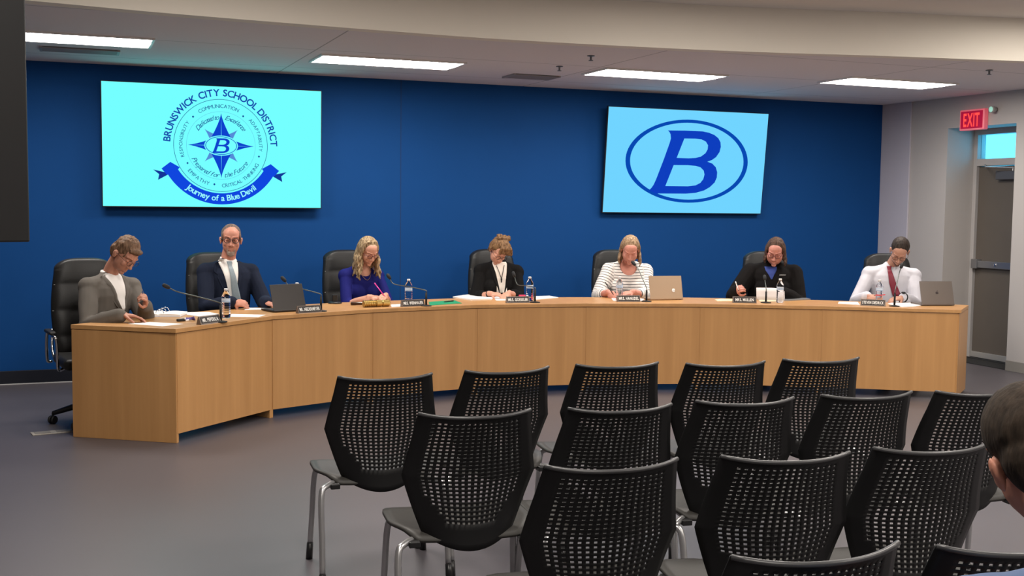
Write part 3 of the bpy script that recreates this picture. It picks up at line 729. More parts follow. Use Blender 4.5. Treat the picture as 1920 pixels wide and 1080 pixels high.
NECK = mat('grey_gooseneck', (.09, .10, .09), .35, metal=.5)
def mic(i, base, bend, neck_px, head_px, off_, lb):
    q = onz(*base, DT); t = thing('microphone', 'black gooseneck microphone '+lb, 'microphone', q, 0, 'gooseneck microphones on the desk')
    def seg_pt(px, o_):
        dd = ray(*px); s = ((SM[i]-CPOS).dot(SN[i])+o_)/dd.dot(SN[i]); return CPOS+dd*s-q
    H = seg_pt(head_px, off_); N = seg_pt(neck_px, off_-.04)
    bm = bmesh.new(); lathe(bm, [(0, 0), (.045, 0), (.045, .006), (.012, .012), (0, .012)], 20); bm_obj('mic_base', bm, BLACKM, t, smooth=False)
    bm = bmesh.new(); tube(bm, [(0, 0, .01), (0, 0, bend)], .0085, 10); bm_obj('post', bm, BLACKM, t, smooth=True)
    up = Vector((0, 0, bend)); P = smooth_path([up, up+Vector((0, 0, .018))+(N-up)*.04, up+(N-up)*.55+Vector((0, 0, .01)), N, H], 6)
    bm = bmesh.new(); tube(bm, P, .0042, 8); bm_obj('gooseneck', bm, NECK, t, smooth=True)
    d_ = (H-N).normalized(); bm = bmesh.new(); tube(bm, [H-d_*.02, H-d_*.01, H+d_*.01, H+d_*.03, H+d_*.038], [.006, .013, .0155, .0135, .006], 12); bm_obj('foam_windscreen', bm, BLACKM, t, smooth=True)
mic(0, (414, 604), .115, (333, 547), (314, 538), .42, 'curving towards the person in the grey jacket')
mic(1, (602, 584), .115, (543, 536), (533, 525), .40, 'rising behind the dark laptop')
mic(2, (799, 574), .11, (738, 532), (730, 520), .40, 'left of the green folder')
mic(3, (1003, 567.5), .11, (970, 533), (964, 516), .40, 'right of the person with pinned-up hair')
mic(4, (1212, 565.5), .10, (1196, 503), (1189, 495), .42, 'in front of the striped top')
mic(5, (1436, 568), .10, (1435, 532), (1434, 522), .30, 'in front of the held-up sheet')
mic(6, (1677, 574.5), .11, (1686, 512), (1690, 500), .40, 'crossing the red tie')

def laptop(bl, br, tl, m, label, logo, depth=.2, open_dir=1):
    """bl, br: pixels of the lid's lower corners on the desk; the lid's back faces the audience"""
    A, B = onz(*bl, DT), onz(*br, DT); w = (B-A).length; an = turn(A, B); c = (A+B)/2
    t = thing('laptop', label, 'laptop', (c.x, c.y, DT), an)
    bm = bmesh.new(); box(bm, -w/2, w/2, .0, .215, 0.004, .016); bm_obj('keyboard_base', bm, m, t, bevel=.003)
    lean = radians(tl); L = .205
    Mx = Matrix.Translation((0, .006, .016)) @ Matrix.Rotation(-lean, 4, 'X').inverted()
    Mx = Matrix.Translation((0, .006, .014)) @ Matrix.Rotation(lean, 4, 'X')
    bm = bmesh.new(); box(bm, -w/2, w/2, -.003, .003, 0, L, Mx); lid = bm_obj('lid', bm, m, t, bevel=.002)
    if logo == 'round':
        M2 = Mx @ Matrix.Translation((w*.22, -.0042, L*.36)) @ Matrix.Rotation(pi/2, 4, 'X')
        bm = bmesh.new(); lathe(bm, [(0, 0), (.016, 0), (.016, .001), (0, .001)], 20, mtx=M2); q = bm_obj('round_logo', bm, mat('logo_pale', (.75, .72, .68), .2, metal=.6), lid)
        text_obj('logo_letters', 'hp', .020, mat('logo_dark', (.03, .03, .03), .4), lid, M2 @ Matrix.Translation((0, 0, .0018)), shear=.3)
    elif logo == 'dark':
        M2 = Mx @ Matrix.Translation((0, -.0042, L*.5)) @ Matrix.Rotation(pi/2, 4, 'X')
        bm = bmesh.new(); n = 30; vs = []
        for k in range(n):
            a = 2*pi*k/n; r = .0125*(1+.10*cos(2*a)-.10*sin(a)**2*(sin(a) > 0)-.32*math.exp(-((a-.25)/.35)**2)); vs.append(bm.verts.new(M2 @ Vector((r*cos(a), r*sin(a)-.002, .0006))))
        bm.faces.new(vs); lf = [bm.verts.new(M2 @ Vector(v_)) for v_ in ((0, .012, .0006), (.006, .013, .0006), (.007, .020, .0006), (.001, .018, .0006))]; bm.faces.new(lf)
        bm_obj('fruit_logo', bm, mat('logo_dark2', (.04, .03, .03), .3), lid)
    bm = bmesh.new(); box(bm, -w/2+.01, w/2-.01, .0032, .0038, .01, L-.01, Mx); bm_obj('screen_glass', bm, BLACK, lid)
laptop((514, 586.5), (575, 583.0), -20, mat('dark_laptop', (.018, .013, .011), .4), 'dark laptop open before the person in the navy suit', '')
laptop((1220, 563.3), (1281, 562.3), -14, mat('silver_laptop', (.34, .235, .15), .4, metal=.4), 'silver laptop with a round logo beside the striped top', 'round')
laptop((1729, 573.5), (1790, 573.5), -18, mat('grey_laptop', (.15, .125, .11), .4, metal=.5), 'grey laptop at the right end of the desk', 'dark')

def sheet(name, pts, th, m, label, cat, z=DT, group=None):
    P = [onz(x, y, z) for x, y in pts]; c = sum(P, Vector())/len(P)
    bm = bmesh.new(); prism(bm, [(p_.x-c.x, p_.y-c.y) for p_ in P], 0, th)
    o = bm_obj(name, bm, m); o.location = (c.x, c.y, z+.0003); tag(o, label, cat, group); return o
G = 'loose papers on the desk'
sheet('paper_sheet', [(240, 607.5), (281, 604), (344, 607.5), (304, 612)], .001, PAPER, 'white sheet of paper at the left end of the desk nearest its corner', 'paper', group=G)
sheet('paper_stack', [(350, 590.5), (352, 586.5), (392, 586), (411, 590), (372, 594)], .004, PAPER, 'thin stack of paper right of the ring binder', 'paper', group=G)
sheet('paper_sheet', [(434, 589), (498, 590.5), (484, 595), (432, 594)], .001, PAPER, 'white sheet right of the leftmost bottle', 'paper', group=G)
sheet('paper_sheet', [(461, 577.5), (508, 578), (512, 580.5), (458, 581.5)], .002, PAPER, 'white sheet under the hand of the person in the navy suit', 'paper', group=G)
sheet('paper_sheet', [(660, 567.5), (690, 566), (708, 570), (680, 572)], .001, PAPER, 'white sheet under the hands of the blonde person', 'paper', group=G)
sheet('paper_card', [(733, 571.5), (751, 570.5), (751, 575), (734, 576)], .002, PAPER, 'small white card between the gavel and the nameplate', 'paper', group=G)
sheet('folder', [(804, 566.5), (852, 563.5), (866, 569), (806, 573)], .003, mat('green_card', (.02, .28, .12), .5), 'green folder lying on the desk', 'folder')
sheet('paper_stack', [(849, 558.5), (876, 554.5), (928, 556), (922, 562.5), (884, 563.5)], .012, PAPER, 'thick stack of paper left of the person with pinned-up hair', 'paper', group=G)
sheet('paper_sheet', [(925, 556), (950, 556), (952, 564), (930, 564)], .003, PAPER, 'white note sheet under the hands of the person with pinned-up hair', 'paper', group=G)
sheet('paper_stack', [(1001, 556.5), (1030, 555.5), (1047, 558.5), (1002, 562.5)], .005, PAPER, 'stack of paper right of the microphone by the pinned-up hair', 'paper', group=G)
sheet('paper_sheet', [(1146, 559), (1180, 558), (1208, 561), (1203, 565), (1150, 564.5)], .003, PAPER, 'sheet behind the nameplate of the person in stripes', 'paper', group=G)
sheet('paper_sheet', [(1340, 562), (1352, 560.5), (1374, 560.5), (1374, 564.5), (1346, 565)], .002, mat('cream_paper', (.85, .68, .42), .8), 'cream sheet left of the held-up sheet', 'paper', group=G)
sheet('paper_stack', [(1420, 561), (1470, 560), (1470, 565.5), (1425, 566)], .003, mat('tan_paper', (.62, .5, .34), .8), 'tan papers beneath the held-up sheet', 'paper', group=G)
sheet('tablet', [(1466, 560.5), (1512, 560), (1520, 562), (1480, 564.5), (1466, 564.5)], .008, mat('tablet_grey', (.3, .3, .3), .35, metal=.5), 'flat grey tablet right of the bottle before the black zip top', 'tablet')
sheet('paper_sheet', [(1573, 566), (1608, 566.5), (1612, 572), (1571, 569.5)], .002, PAPER, 'white sheet left of the rightmost nameplate', 'paper', group=G)
sheet('paper_stack', [(1664, 570), (1684, 565), (1739, 571), (1715, 575), (1690, 576)], .003, PAPER, 'spread papers left of the grey laptop', 'paper', group=G)

# ring binder
A, B = onz(262, 591, DT), onz(348, 591.5, DT); an = radians(-18); c = (A+B)/2
t = thing('ring_binder', 'open ring binder full of white pages before the person in the grey jacket', 'binder', (c.x, c.y, DT), an)
bm = bmesh.new(); box(bm, -.155, .155, -.13, .13, 0, .004); bm_obj('cover', bm, mat('binder_cover', (.5, .48, .5), .4), t)
bm = bmesh.new()
n = 12
for s in (-1, 1):
    top = [[bm.verts.new((s*(.006+.145*k/n), y, .028-.010*(k/n)-.010*(1-k/n)**4)) for k in range(n+1)] for y in (-.12, .12)]
    bot = [[bm.verts.new((s*(.006+.145*k/n), y, .004)) for k in range(n+1)] for y in (-.12, .12)]
    for k in range(n):
        bm.faces.new((top[0][k], top[0][k+1], top[1][k+1], top[1][k])); bm.faces.new((bot[0][k], bot[0][k+1], bot[1][k+1], bot[1][k]))
        for q in (0, 1): bm.faces.new((top[q][k], top[q][k+1], bot[q][k+1], bot[q][k]))
    for k in (0, n): bm.faces.new((top[0][k], top[1][k], bot[1][k], bot[0][k]))
bm_obj('pages', bm, PAPER, t)
for k in (-1, 0, 1):
    bm = bmesh.new(); tube(bm, [(.028*cos(a), .085*k, .020+.032*sin(a)) for a in [pi*q/12 for q in range(13)]], .0025, 6); bm_obj('ring', bm, CHROME, t, smooth=True)
# lanyard with key fob
q = onz(350, 602, DT); t = thing('key_lanyard', 'black key fob with a purple and white lanyard left of the first nameplate', 'keys', q, radians(20))
bm = bmesh.new(); box(bm, -.07, -.015, -.012, .018, 0, .018); bm_obj('key_fob', bm, BLACKM, t, bevel=.006)
bm = bmesh.new()
for k in range(4): tube(bm, smooth_path([(-.01, 0, .006), (.01+.01*k, .02-.012*k, .018), (.035, .012-.015*k, .012+.006*k), (.055, -.004*k, .006)], 5), .005, 6)
bm_obj('strap', bm, mat('purple_strap', (.12, .09, .35), .6), t, smooth=True)
bm = bmesh.new(); tube(bm, smooth_path([(-.012, 0, .012), (.0, .03, .02), (-.03, .05, .012)], 5), .004, 6); tube(bm, [(-.015, -.02, .006), (.01, -.012, .008)], .006, 6); bm_obj('tag', bm, PAPER, t)
# gavel
q0, q1 = onz(681, 576.5, DT), onz(731, 574.5, DT); an = turn(q0, q1); L = (q1-q0).length; c = (q0+q1)/2
t = thing('gavel', 'gavel with a ribbed brass head lying in front of the blonde person', 'gavel', (c.x, c.y, DT), an)
MX = Matrix.Translation((-L/2, 0, .0285)) @ Matrix.Rotation(pi/2, 4, 'Y')
GOLD = mat('brass', (.50, .34, .11), .28, metal=.85)
prof = [(0, 0)]; z = 0
for k in range(7): prof += [(.022, z), (.027, z+.003), (.027, z+.009), (.022, z+.012)]; z += L*.46/7
prof += [(.019, z), (.028, z+.004), (.028, z+.045), (.023, z+.05), (.023, z+.055), (.0285, z+.06), (.0285, L-.012), (.024, L-.006), (0, L)]
bm = bmesh.new(); lathe(bm, prof, 20, mtx=MX); bm_obj('gavel_head', bm, GOLD, t, smooth=False)
bm = bmesh.new(); tube(bm, [(.0, .02, .026), (-.06, .11, .018), (-.13, .21, .014)], [.010, .009, .013], 10); bm_obj('handle', bm, mat('dark_wood', (.06, .025, .012), .35), t, smooth=True)
# puck speaker
q = onz(628, 569, DT); t = thing('conference_puck', 'low black conference puck left of the gavel', 'speaker', q)
bm = bmesh.new(); lathe(bm, [(0, 0), (.055, 0), (.058, .006), (.05, .014), (.02, .018), (0, .018)], 24); bm_obj('puck_body', bm, BLACK, t, smooth=True)
bm = bmesh.new(); box(bm, -.022, .022, -.008, .008, .014, .075); bm_obj('stand', bm, BLACK, t, bevel=.006)
def pen(p0, p1, m, label, r=.0045, nm='pen'):
    p0, p1 = Vector(p0), Vector(p1); c = (p0+p1)/2; d_ = (p1-p0).normalized(); t = thing(nm, label, 'pen', c)
    bm = bmesh.new(); tube(bm, [p0-c+d_*.012, p1-c-d_*.03], r, 8); bm_obj('barrel', bm, m, t, smooth=True)
    bm = bmesh.new(); tube(bm, [p1-c-d_*.03, p1-c], r*1.15, 8); bm_obj('pen_cap', bm, m, t, smooth=True)
    bm = bmesh.new(); tube(bm, [p0-c, p0-c+d_*.012], [.001, r], 8); bm_obj('tip', bm, BLACK, t)
a = onz(832, 566, DT+.008); b = onz(850, 564, DT+.008); pen(a, b, BLACK, 'black pen on the green folder')
a = onz(976, 561, DT+.006); b = onz(986, 559, DT+.006); 
c = (a+b)/2; bm = bmesh.new(); box(bm, -.03, .03, -.012, .012, 0, .03); o = bm_obj('sticky_notes', bm, mat('pink_notes', (.75, .06, .16), .5), bevel=.004); q = onz(979, 559, DT); o.location = q; tag(o, 'pink pad of sticky notes left of a bottle', 'notepad')

# ------------------------------------------------------------------ people
def remesh(bm, voxel, smooth_it=2, name='sculpt'):
    me = bpy.data.meshes.new(name); bm.to_mesh(me); bm.free()
    o = bpy.data.objects.new(name, me); COL.objects.link(o)
    r = o.modifiers.new('r', 'REMESH'); r.mode = 'VOXEL'; r.voxel_size = voxel; r.adaptivity = 0
    if smooth_it:
        s = o.modifiers.new('s', 'SMOOTH'); s.iterations = smooth_it; s.factor = .5
    dg = bpy.context.evaluated_depsgraph_get(); dg.update()
    out = bpy.data.meshes.new_from_object(o.evaluated_get(dg))
    bpy.data.objects.remove(o); bpy.data.meshes.remove(me)
    return out
def limb(bm, pts, rs, seg=14):
    pts = [Vector(p) for p in pts]
    tube(bm, pts, list(rs), seg)
    for p, r in zip(pts, rs): ball(bm, p, r*.995, u=seg, v=8)
def loft(bm, rings, seg=26):
    """closed loft of horizontal ellipses (centre, rx, ry, tilt-z)"""
    R_ = []
    for c, rx, ry in rings:
        c = Vector(c)
        R_.append([bm.verts.new(c+Vector((rx*abs(cos(2*pi*k/seg))**.85*(1 if cos(2*pi*k/seg) >= 0 else -1), ry*sin(2*pi*k/seg), 0))) for k in range(seg)])
    for i in range(len(R_)-1):
        for k in range(seg): bm.faces.new((R_[i][k], R_[i][(k+1) % seg], R_[i+1][(k+1) % seg], R_[i+1][k]))
    bm.faces.new(R_[0][::-1]); bm.faces.new(R_[-1])
def ik(a, b, l1, l2, hint):
    a, b = Vector(a), Vector(b); d = b-a; L = min(d.length, (l1+l2)*.995); d.normalize()
    x = (l1*l1-l2*l2+L*L)/(2*L); h = sqrt(max(0, l1*l1-x*x)); hv = Vector(hint); hv = hv-d*hv.dot(d); hv.normalize()
    return a+d*x+hv*h
def hand(bm, W_, d, nrm, side, curl=.5, k=1.0, spread=1.0, thumb=.5):
    """W_ wrist, d pointing direction, nrm back of the hand, side=+1 thumb towards d x nrm"""
    d = Vector(d).normalized(); nrm = Vector(nrm); nrm = (nrm-d*nrm.dot(d)).normalized(); a = d.cross(nrm)*side
    B_ = Matrix((a, d, nrm)).transposed()
    ball(bm, Vector(W_)+d*.050*k, (.040*k, .052*k, .0155*k), B_)
    ball(bm, Vector(W_)+d*.030*k+a*.014*k-nrm*.006*k, (.022*k, .032*k, .018*k), B_)
    limb(bm, [Vector(W_)-d*.02, Vector(W_)+d*.02*k], [.024*k, .022*k], 10)
    for q, (off, l, r) in enumerate(((.029, .92, .0082), (.010, 1.02, .0086), (-.010, .95, .0082), (-.028, .76, .0072))):
        p = Vector(W_)+d*(.088-.004*abs(q-1))*k+a*off*k; dirn = (d+a*(off*2.2*spread)).normalized(); ang = 0; pts = [p-dirn*.02*k, p]
        c_ = curl*(1+.12*q)
        for s, L in enumerate((.040, .026, .021)):
            ang += c_*(.75, 1.0, .7)[s]
            dd = dirn*cos(ang)-nrm*sin(ang); p = p+dd*L*l*k; pts.append(p)
        limb(bm, pts, [r*1.1*k, r*1.08*k, r*k, r*.92*k, r*.82*k], 9)
    p = Vector(W_)+d*.022*k+a*.024*k-nrm*.004*k; pts = [p]
    for s, L in enumerate((.038, .030, .024)):
        dd = (d*(.55+.3*s*thumb)+a*(.75-.45*s*thumb)-nrm*(.25+.35*thumb)).normalized(); p = p+dd*L*k; pts.append(p)
    limb(bm, pts, [.013*k, .0112*k, .0098*k, .0082*k], 9)
def head_prims(bm, H, fat=1.0, k=1.0):
    R3 = H.to_3x3()
    P = lambda x, y, z: H @ Vector((x*k, y*k, z*k))
    ball(bm, P(0, .018, .035), (.074*k, .094*k, .086*k), R3, 20, 14)
    ball(bm, P(0, -.022, -.030), (.064*k*fat, .070*k, .078*k), R3, 18, 12)
    ball(bm, P(0, -.018, -.068), (.052*k*fat, .056*k, .044*k), R3, 16, 10)
    ball(bm, P(0, -.062, -.100), (.022*k, .020*k, .018*k), R3)
    ball(bm, P(0, -.030, .045), (.062*k, .058*k, .060*k), R3, 16, 10)
    for s in (-1, 1):
        ball(bm, P(s*.034, -.060, -.022), (.026*k*fat, .024*k, .026*k), R3)
        limb(bm, [P(s*.012, -.084, .030), P(s*.046, -.066, .034)], [.010*k, .009*k], 8)
        ball(bm, P(s*.0125, -.093, -.036), (.0085*k, .010*k, .007*k), R3)
        ball(bm, P(s*.077*fat**.5, .014, -.006), (.008*k, .018*k, .030*k), R3)
        ball(bm, P(s*.084*fat**.5, .020, .006), (.006*k, .012*k, .020*k), R3)
        ball(bm, P(s*.031, -.071, .010), (.0155*k, .013*k, .012*k), R3)
    limb(bm, [P(0, -.082, .022), P(0, -.099, -.012), P(0, -.106, -.030)], [.008*k, .0095*k, .0125*k], 8)
    limb(bm, [P(-.019, -.074, -.066), P(0, -.084, -.063), P(.019, -.074, -.066)], [.006*k, .0075*k, .006*k], 8)
    limb(bm, [P(-.016, -.074, -.076), P(0, -.082, -.077), P(.016, -.074, -.076)], [.006*k, .008*k, .006*k], 8)
def face_marks(bm, H, idx, eyes_open, brow_col=True, k=1.0):
    """islands in the same skin mesh: eyes, brows, lips; idx maps names to material slots"""
    P = lambda x, y, z: H @ Vector((x*k, y*k, z*k)); R3 = H.to_3x3()
    def mark(fn, mi):
        n0 = len(bm.faces); fn(); bm.faces.ensure_lookup_table()
        for f in bm.faces[n0:]: f.material_index = mi; f.smooth = True
    for s in (-1, 1):
        if eyes_open:
            mark(lambda: ball(bm, P(s*.031, -.0775, .010), (.0115*k, .009*k, .0055*k), R3, 12, 8), idx['white'])
            mark(lambda: ball(bm, P(s*.031, -.0845, .010), (.0052*k, .003*k, .0052*k), R3, 10, 6), idx['iris'])
            mark(lambda: tube(bm, [P(s*.018, -.083, .012), P(s*.031, -.0885, .0165), P(s*.044, -.080, .012)], .0014*k, 6), idx['dark'])
        else:
            mark(lambda: tube(bm, [P(s*.017, -.0825, .005), P(s*.024, -.0860, .0015), P(s*.031, -.0868, .0005), P(s*.039, -.0835, .002), P(s*.046, -.077, .006)], .0016*k, 6), idx['dark'])
        mark(lambda: tube(bm, [P(s*.013, -.0945, .031), P(s*.026, -.0915, .038), P(s*.040, -.083, .040), P(s*.052, -.070, .034)], [.0022*k, .0034*k, .003*k, .0014*k], 6), idx['brow'])
    mark(lambda: tube(bm, [P(-.022, -.0775, -.0705), P(-.010, -.0865, -.069), P(0, -.0895, -.0705), P(.010, -.0865, -.069), P(.022, -.0775, -.0705)], [.001*k, .0022*k, .0024*k, .0022*k, .001*k], 6), idx['lip'])
    mark(lambda: tube(bm, [P(-.014, -.080, -.0765), P(0, -.0885, -.079), P(.014, -.080, -.0765)], [.0016*k, .0042*k, .0016*k], 6), idx['lip'])

def hair_finish(bm, voxel, amp, sc, stretch, H, smooth_it=1):
    me = remesh(bm, voxel, smooth_it, 'hair'); b = bmesh.new(); b.from_mesh(me); b.normal_update()
    Hi = H.inverted()
    for v in b.verts:
        p = Hi @ v.co; q = Vector((p.x*sc*stretch[0], p.y*sc*stretch[1], p.z*sc*stretch[2]))
        v.co += v.normal*(noise.noise(q)*amp + noise.noise(q*2.3)*amp*.5)
    b.to_mesh(me); b.free(); return me
def hair_mat(name, col, col2, sheen=.45):
    m = bpy.data.materials.new(name); m.use_nodes = True; nt = m.node_tree; b = nt.nodes['Principled BSDF']
    tc = nt.nodes.new('ShaderNodeTexCoord'); mp = nt.nodes.new('ShaderNodeMapping'); mp.inputs['Scale'].default_value = (1, 1, .22)
    nt.links.new(tc.outputs['Object'], mp.inputs['Vector']); n = nt.nodes.new('ShaderNodeTexNoise'); n.inputs['Scale'].default_value = 95; n.inputs['Detail'].default_value = 3
    nt.links.new(mp.outputs[0], n.inputs['Vector']); cr = nt.nodes.new('ShaderNodeValToRGB'); cr.color_ramp.elements[0].position = .36; cr.color_ramp.elements[1].position = .64
    cr.color_ramp.elements[0].color = (*col, 1); cr.color_ramp.elements[1].color = (*col2, 1); nt.links.new(n.outputs['Fac'], cr.inputs[0]); nt.links.new(cr.outputs[0], b.inputs['Base Color'])
    bp = nt.nodes.new('ShaderNodeBump'); bp.inputs['Strength'].default_value = .6; bp.inputs['Distance'].default_value = .004; nt.links.new(n.outputs['Fac'], bp.inputs['Height']); nt.links.new(bp.outputs[0], b.inputs['Normal'])
    b.inputs['Roughness'].default_value = max(sheen, .62); b.inputs['Specular IOR Level'].default_value = .25; return m
def stripe_mat():
    m = bpy.data.materials.new('striped_knit'); m.use_nodes = True; nt = m.node_tree; b = nt.nodes['Principled BSDF']
    at = nt.nodes.new('ShaderNodeAttribute'); at.attribute_name = 'stripe'
    ml = nt.nodes.new('ShaderNodeMath'); ml.operation = 'MULTIPLY'; ml.inputs[1].default_value = 1/.0265; nt.links.new(at.outputs['Fac'], ml.inputs[0])
    fr = nt.nodes.new('ShaderNodeMath'); fr.operation = 'FRACT'; nt.links.new(ml.outputs[0], fr.inputs[0])
    lt = nt.nodes.new('ShaderNodeMath'); lt.operation = 'LESS_THAN'; lt.inputs[1].default_value = .22; nt.links.new(fr.outputs[0], lt.inputs[0])
    mx = nt.nodes.new('ShaderNodeMix'); mx.data_type = 'RGBA'; mx.inputs[6].default_value = (.80, .76, .72, 1); mx.inputs[7].default_value = (.035, .03, .035, 1)
    nt.links.new(lt.outputs[0], mx.inputs[0]); nt.links.new(mx.outputs[2], b.inputs['Base Color']); b.inputs['Roughness'].default_value = .85; return m

def project_panel(name, bvh, rows, nx, offset, m, parent, thick=.002):
    """rows: (z, x0, x1) in the person's frame, thrown from the front onto the garment"""
    bm = bmesh.new(); G_ = []; last = None
    for z, x0, x1 in rows:
        row = []
        for k in range(nx+1):
            x = x0+(x1-x0)*k/nx
            h = bvh.ray_cast(Vector((x, -1.2, z)), Vector((0, 1, 0)))
            y = h[0].y if h[0] is not None else (last if last is not None else -.1)
            if G_ and y-offset < G_[-1][k].co.y-.02: y = G_[-1][k].co.y+offset-.004
            last = y; row.append(bm.verts.new((x, y-offset, z)))
        G_.append(row)
    for j in range(len(G_)-1):
        for k in range(nx): bm.faces.new((G_[j][k], G_[j][k+1], G_[j+1][k+1], G_[j+1][k]))
    for _ in range(2): bmesh.ops.smooth_vert(bm, verts=bm.verts, factor=.4, use_axis_y=True)
    o = bm_obj(name, bm, m, parent, smooth=True)
    md = o.modifiers.new('solid', 'SOLIDIFY'); md.thickness = thick; md.offset = 0
    return o
def rows_lerp(ctrl, n=26):
    out = []
    for k in range(n+1):
        t = k/n*(len(ctrl)-1); i = min(int(t), len(ctrl)-2); f = t-i
        out.append(tuple(ctrl[i][q]*(1-f)+ctrl[i+1][q]*f for q in range(3)))
    return out

def cut_garment(me, cuts):
    b = bmesh.new(); b.from_mesh(me)
    for c, r in cuts:
        c = Vector(c); r = Vector(r)
        def f(p): q = p-c; return (q.x/r.x)**2+(q.y/r.y)**2+(q.z/r.z)**2
        ins = {v for v in b.verts if f(v.co) < 1}
        dele = [fc for fc in b.faces if all(v in ins for v in fc.verts)]
        bmesh.ops.delete(b, geom=dele, context='FACES')
        for v in b.verts:
            val = f(v.co)
            if v.is_boundary and val < 1:
                q = v.co-c; v.co = c+q/sqrt(max(val, .05))
    b.to_mesh(me); b.free()

def person(P):
    g = P.get
    root_name = 'person'; SR, SL = Vector(P['SR']), Vector(P['SL']); shc = (SR+SL)/2; f = g('fat', 1.0); hk = g('head_k', 1.0)
    H = Matrix.Translation(P['head']) @ Matrix.Rotation(radians(P['yaw']), 4, 'Z') @ Matrix.Rotation(radians(P['pitch']), 4, 'X') @ Matrix.Rotation(radians(P['roll']), 4, 'Y')
    WR, WL = Vector(P['WR']), Vector(P['WL'])
    ER = ik(SR, WR, g('l1', .29), g('l2', .26), P.get('hR', (-.6, .2, -.8))); EL = ik(SL, WL, g('l1', .29), g('l2', .26), P.get('hL', (.6, .2, -.8)))
    hip = Vector((0, .06, .53)); ra = g('arm', 1.0)
    def torso(bm, gr):
        L = lambda t: hip.lerp(shc+Vector((0, .015, 0)), t)
        w = (SL-SR).length/2
        up_ = lambda z: shc+Vector((0, .012, z))
        loft(bm, [(L(0)-Vector((0, 0, .07)), .13*f+gr, .10*f+gr), (L(0), .175*f+gr, .125*f+gr), (L(.3), .155*f+gr, .120*f+gr), (L(.58), .160*f+gr, .122*f+gr), (L(.78), w*.90+gr, .115*f+gr), (up_(-.05), w*.97+gr, .100*f+gr), (up_(.0), w*.95+gr, .088*f+gr), (up_(.035), w*.80+gr*.8, .074*f+gr*.8), (up_(.065), w*.55+gr*.7, .062+gr*.6), (up_(.095), .062+gr*.6, .052+gr*.5), (up_(.115), .052+gr*.4, .046+gr*.4)])
        for S_ in (SR, SL):
            ball(bm, S_, .055*f**.5+gr); limb(bm, [up_(.060).lerp(S_, .12), up_(.035).lerp(S_+Vector((0, 0, .012)), .6), S_+Vector((0, 0, .004))], [.046+gr*.7, .048+gr*.8, .050*f**.5+gr])
        if g('bust'):
            for s in (-1, 1): ball(bm, L(.68)+Vector((s*.075, -.088*f, 0)), (.075+gr, .055+gr, .07+gr))
    def legs(bm, gr):
        for s in (-1, 1):
            limb(bm, [(s*.09, .03, .53), (s*.12, -.36, .55), (s*.12, -.40, .30), (s*.12, -.36, .10)], [.085*f+gr, .062*f+gr, .050+gr, .038+gr], 14)
    # --- the body, one skin
    bm = bmesh.new(); head_prims(bm, H, g('face_fat', 1.0), hk)
    nb = shc+Vector((0, .010, .075)); nh = H @ Vector((0, .030*hk, -.055*hk))
    limb(bm, [nb, nb.lerp(nh, .5)+Vector((0, .008, 0)), nh], [g('neck', .056), g('neck', .056)*.94, g('neck', .056)*.92], 16)
    torso(bm, 0); legs(bm, 0)
    for s in (-1, 1): limb(bm, [(s*.12, -.36, .10), (s*.12, -.40, .045), (s*.12, -.52, .035)], [.036, .042, .034], 12)
    for A_, B_, C_, hd in ((SR, ER, WR, P['handR']), (SL, EL, WL, P['handL'])):
        limb(bm, [A_, A_.lerp(B_, .5), B_, B_.lerp(C_, .4), C_], [.048*ra, .045*ra, .039*ra, .038*ra, .025*ra**.5], 14)
        hand(bm, C_, hd['d'], hd['n'], hd['s'], hd.get('curl', .5), hd.get('k', 1.0)*g('hk', 1.0), hd.get('spread', 1.0), hd.get('thumb', .5))
    me = remesh(bm, .0046, 2, 'person')
    b = bmesh.new(); b.from_mesh(me); nface = len(b.faces)
    face_marks(b, H, dict(white=1, iris=2, dark=3, brow=4, lip=5), g('eyes', False), k=hk)
    b.to_mesh(me); b.free(); me.materials.clear()
    sk = P['skin']
    root = new_obj(root_name, me, None, [mat('skin_'+P['id'], sk, .5, spec=.4, noise_amt=.10, noise_scale=26, bump=.05, bump_scale=120), mat('eye_white', (.7, .68, .66), .3), mat('iris', (.05, .04, .03), .2), mat('lash', (.03, .02, .018), .6),
                                         mat('brow_'+P['id'], P['brow'], .8), mat('lip_'+P['id'], P.get('lip', tuple(c*q for c, q in zip(sk, (.85, .55, .55)))), .45)])
    for p_ in me.polygons: p_.use_smooth = True
    place_local(root, P['bay'], P['a0'], P.get('off', .95), radians(P.get('turn', 0))); tag(root, P['label'], 'person')
    # --- clothes
    ge = P['g']
    if P['cloth'] != 'none':
        bm = bmesh.new(); torso(bm, ge)
        st = P.get('sleeve', .93)
        for A_, B_, C_ in ((SR, ER, WR), (SL, EL, WL)):
            e_ = B_.lerp(C_, max(0.0, st))
            rr = [(.050+ge)*ra, (.047+ge)*ra, (.045+ge)*ra, (.041+ge)*ra, (.030+ge*g('cuff', 1.0))*ra]
            if st > .2: limb(bm, [A_, A_.lerp(B_, .5), B_, B_.lerp(e_, .5), e_], rr, 14)
            else: limb(bm, [A_, A_.lerp(B_, .5), B_.lerp(A_, .02), e_], rr[:4], 14)
        if g('hood'):
            limb(bm, [nb+Vector((-.07, .0, .0)), nb+Vector((-.04, .055, .02)), nb+Vector((.04, .055, .02)), nb+Vector((.07, .0, .0))], [.03]*4)
        cm = remesh(bm, .0075, 3, 'cloth'); b = bmesh.new(); b.from_mesh(cm); b.normal_update()
        for v in b.verts:       # folds
            q = v.co; v.co = q+v.normal*(noise.noise(Vector((q.x*9, q.y*9, q.z*6+P['bay']*7)))*.0045+noise.noise(Vector((q.x*22, q.y*22, q.z*13)))*.002)
        b.to_mesh(cm); b.free()
        if g('cuts'): cut_garment(cm, P['cuts'])
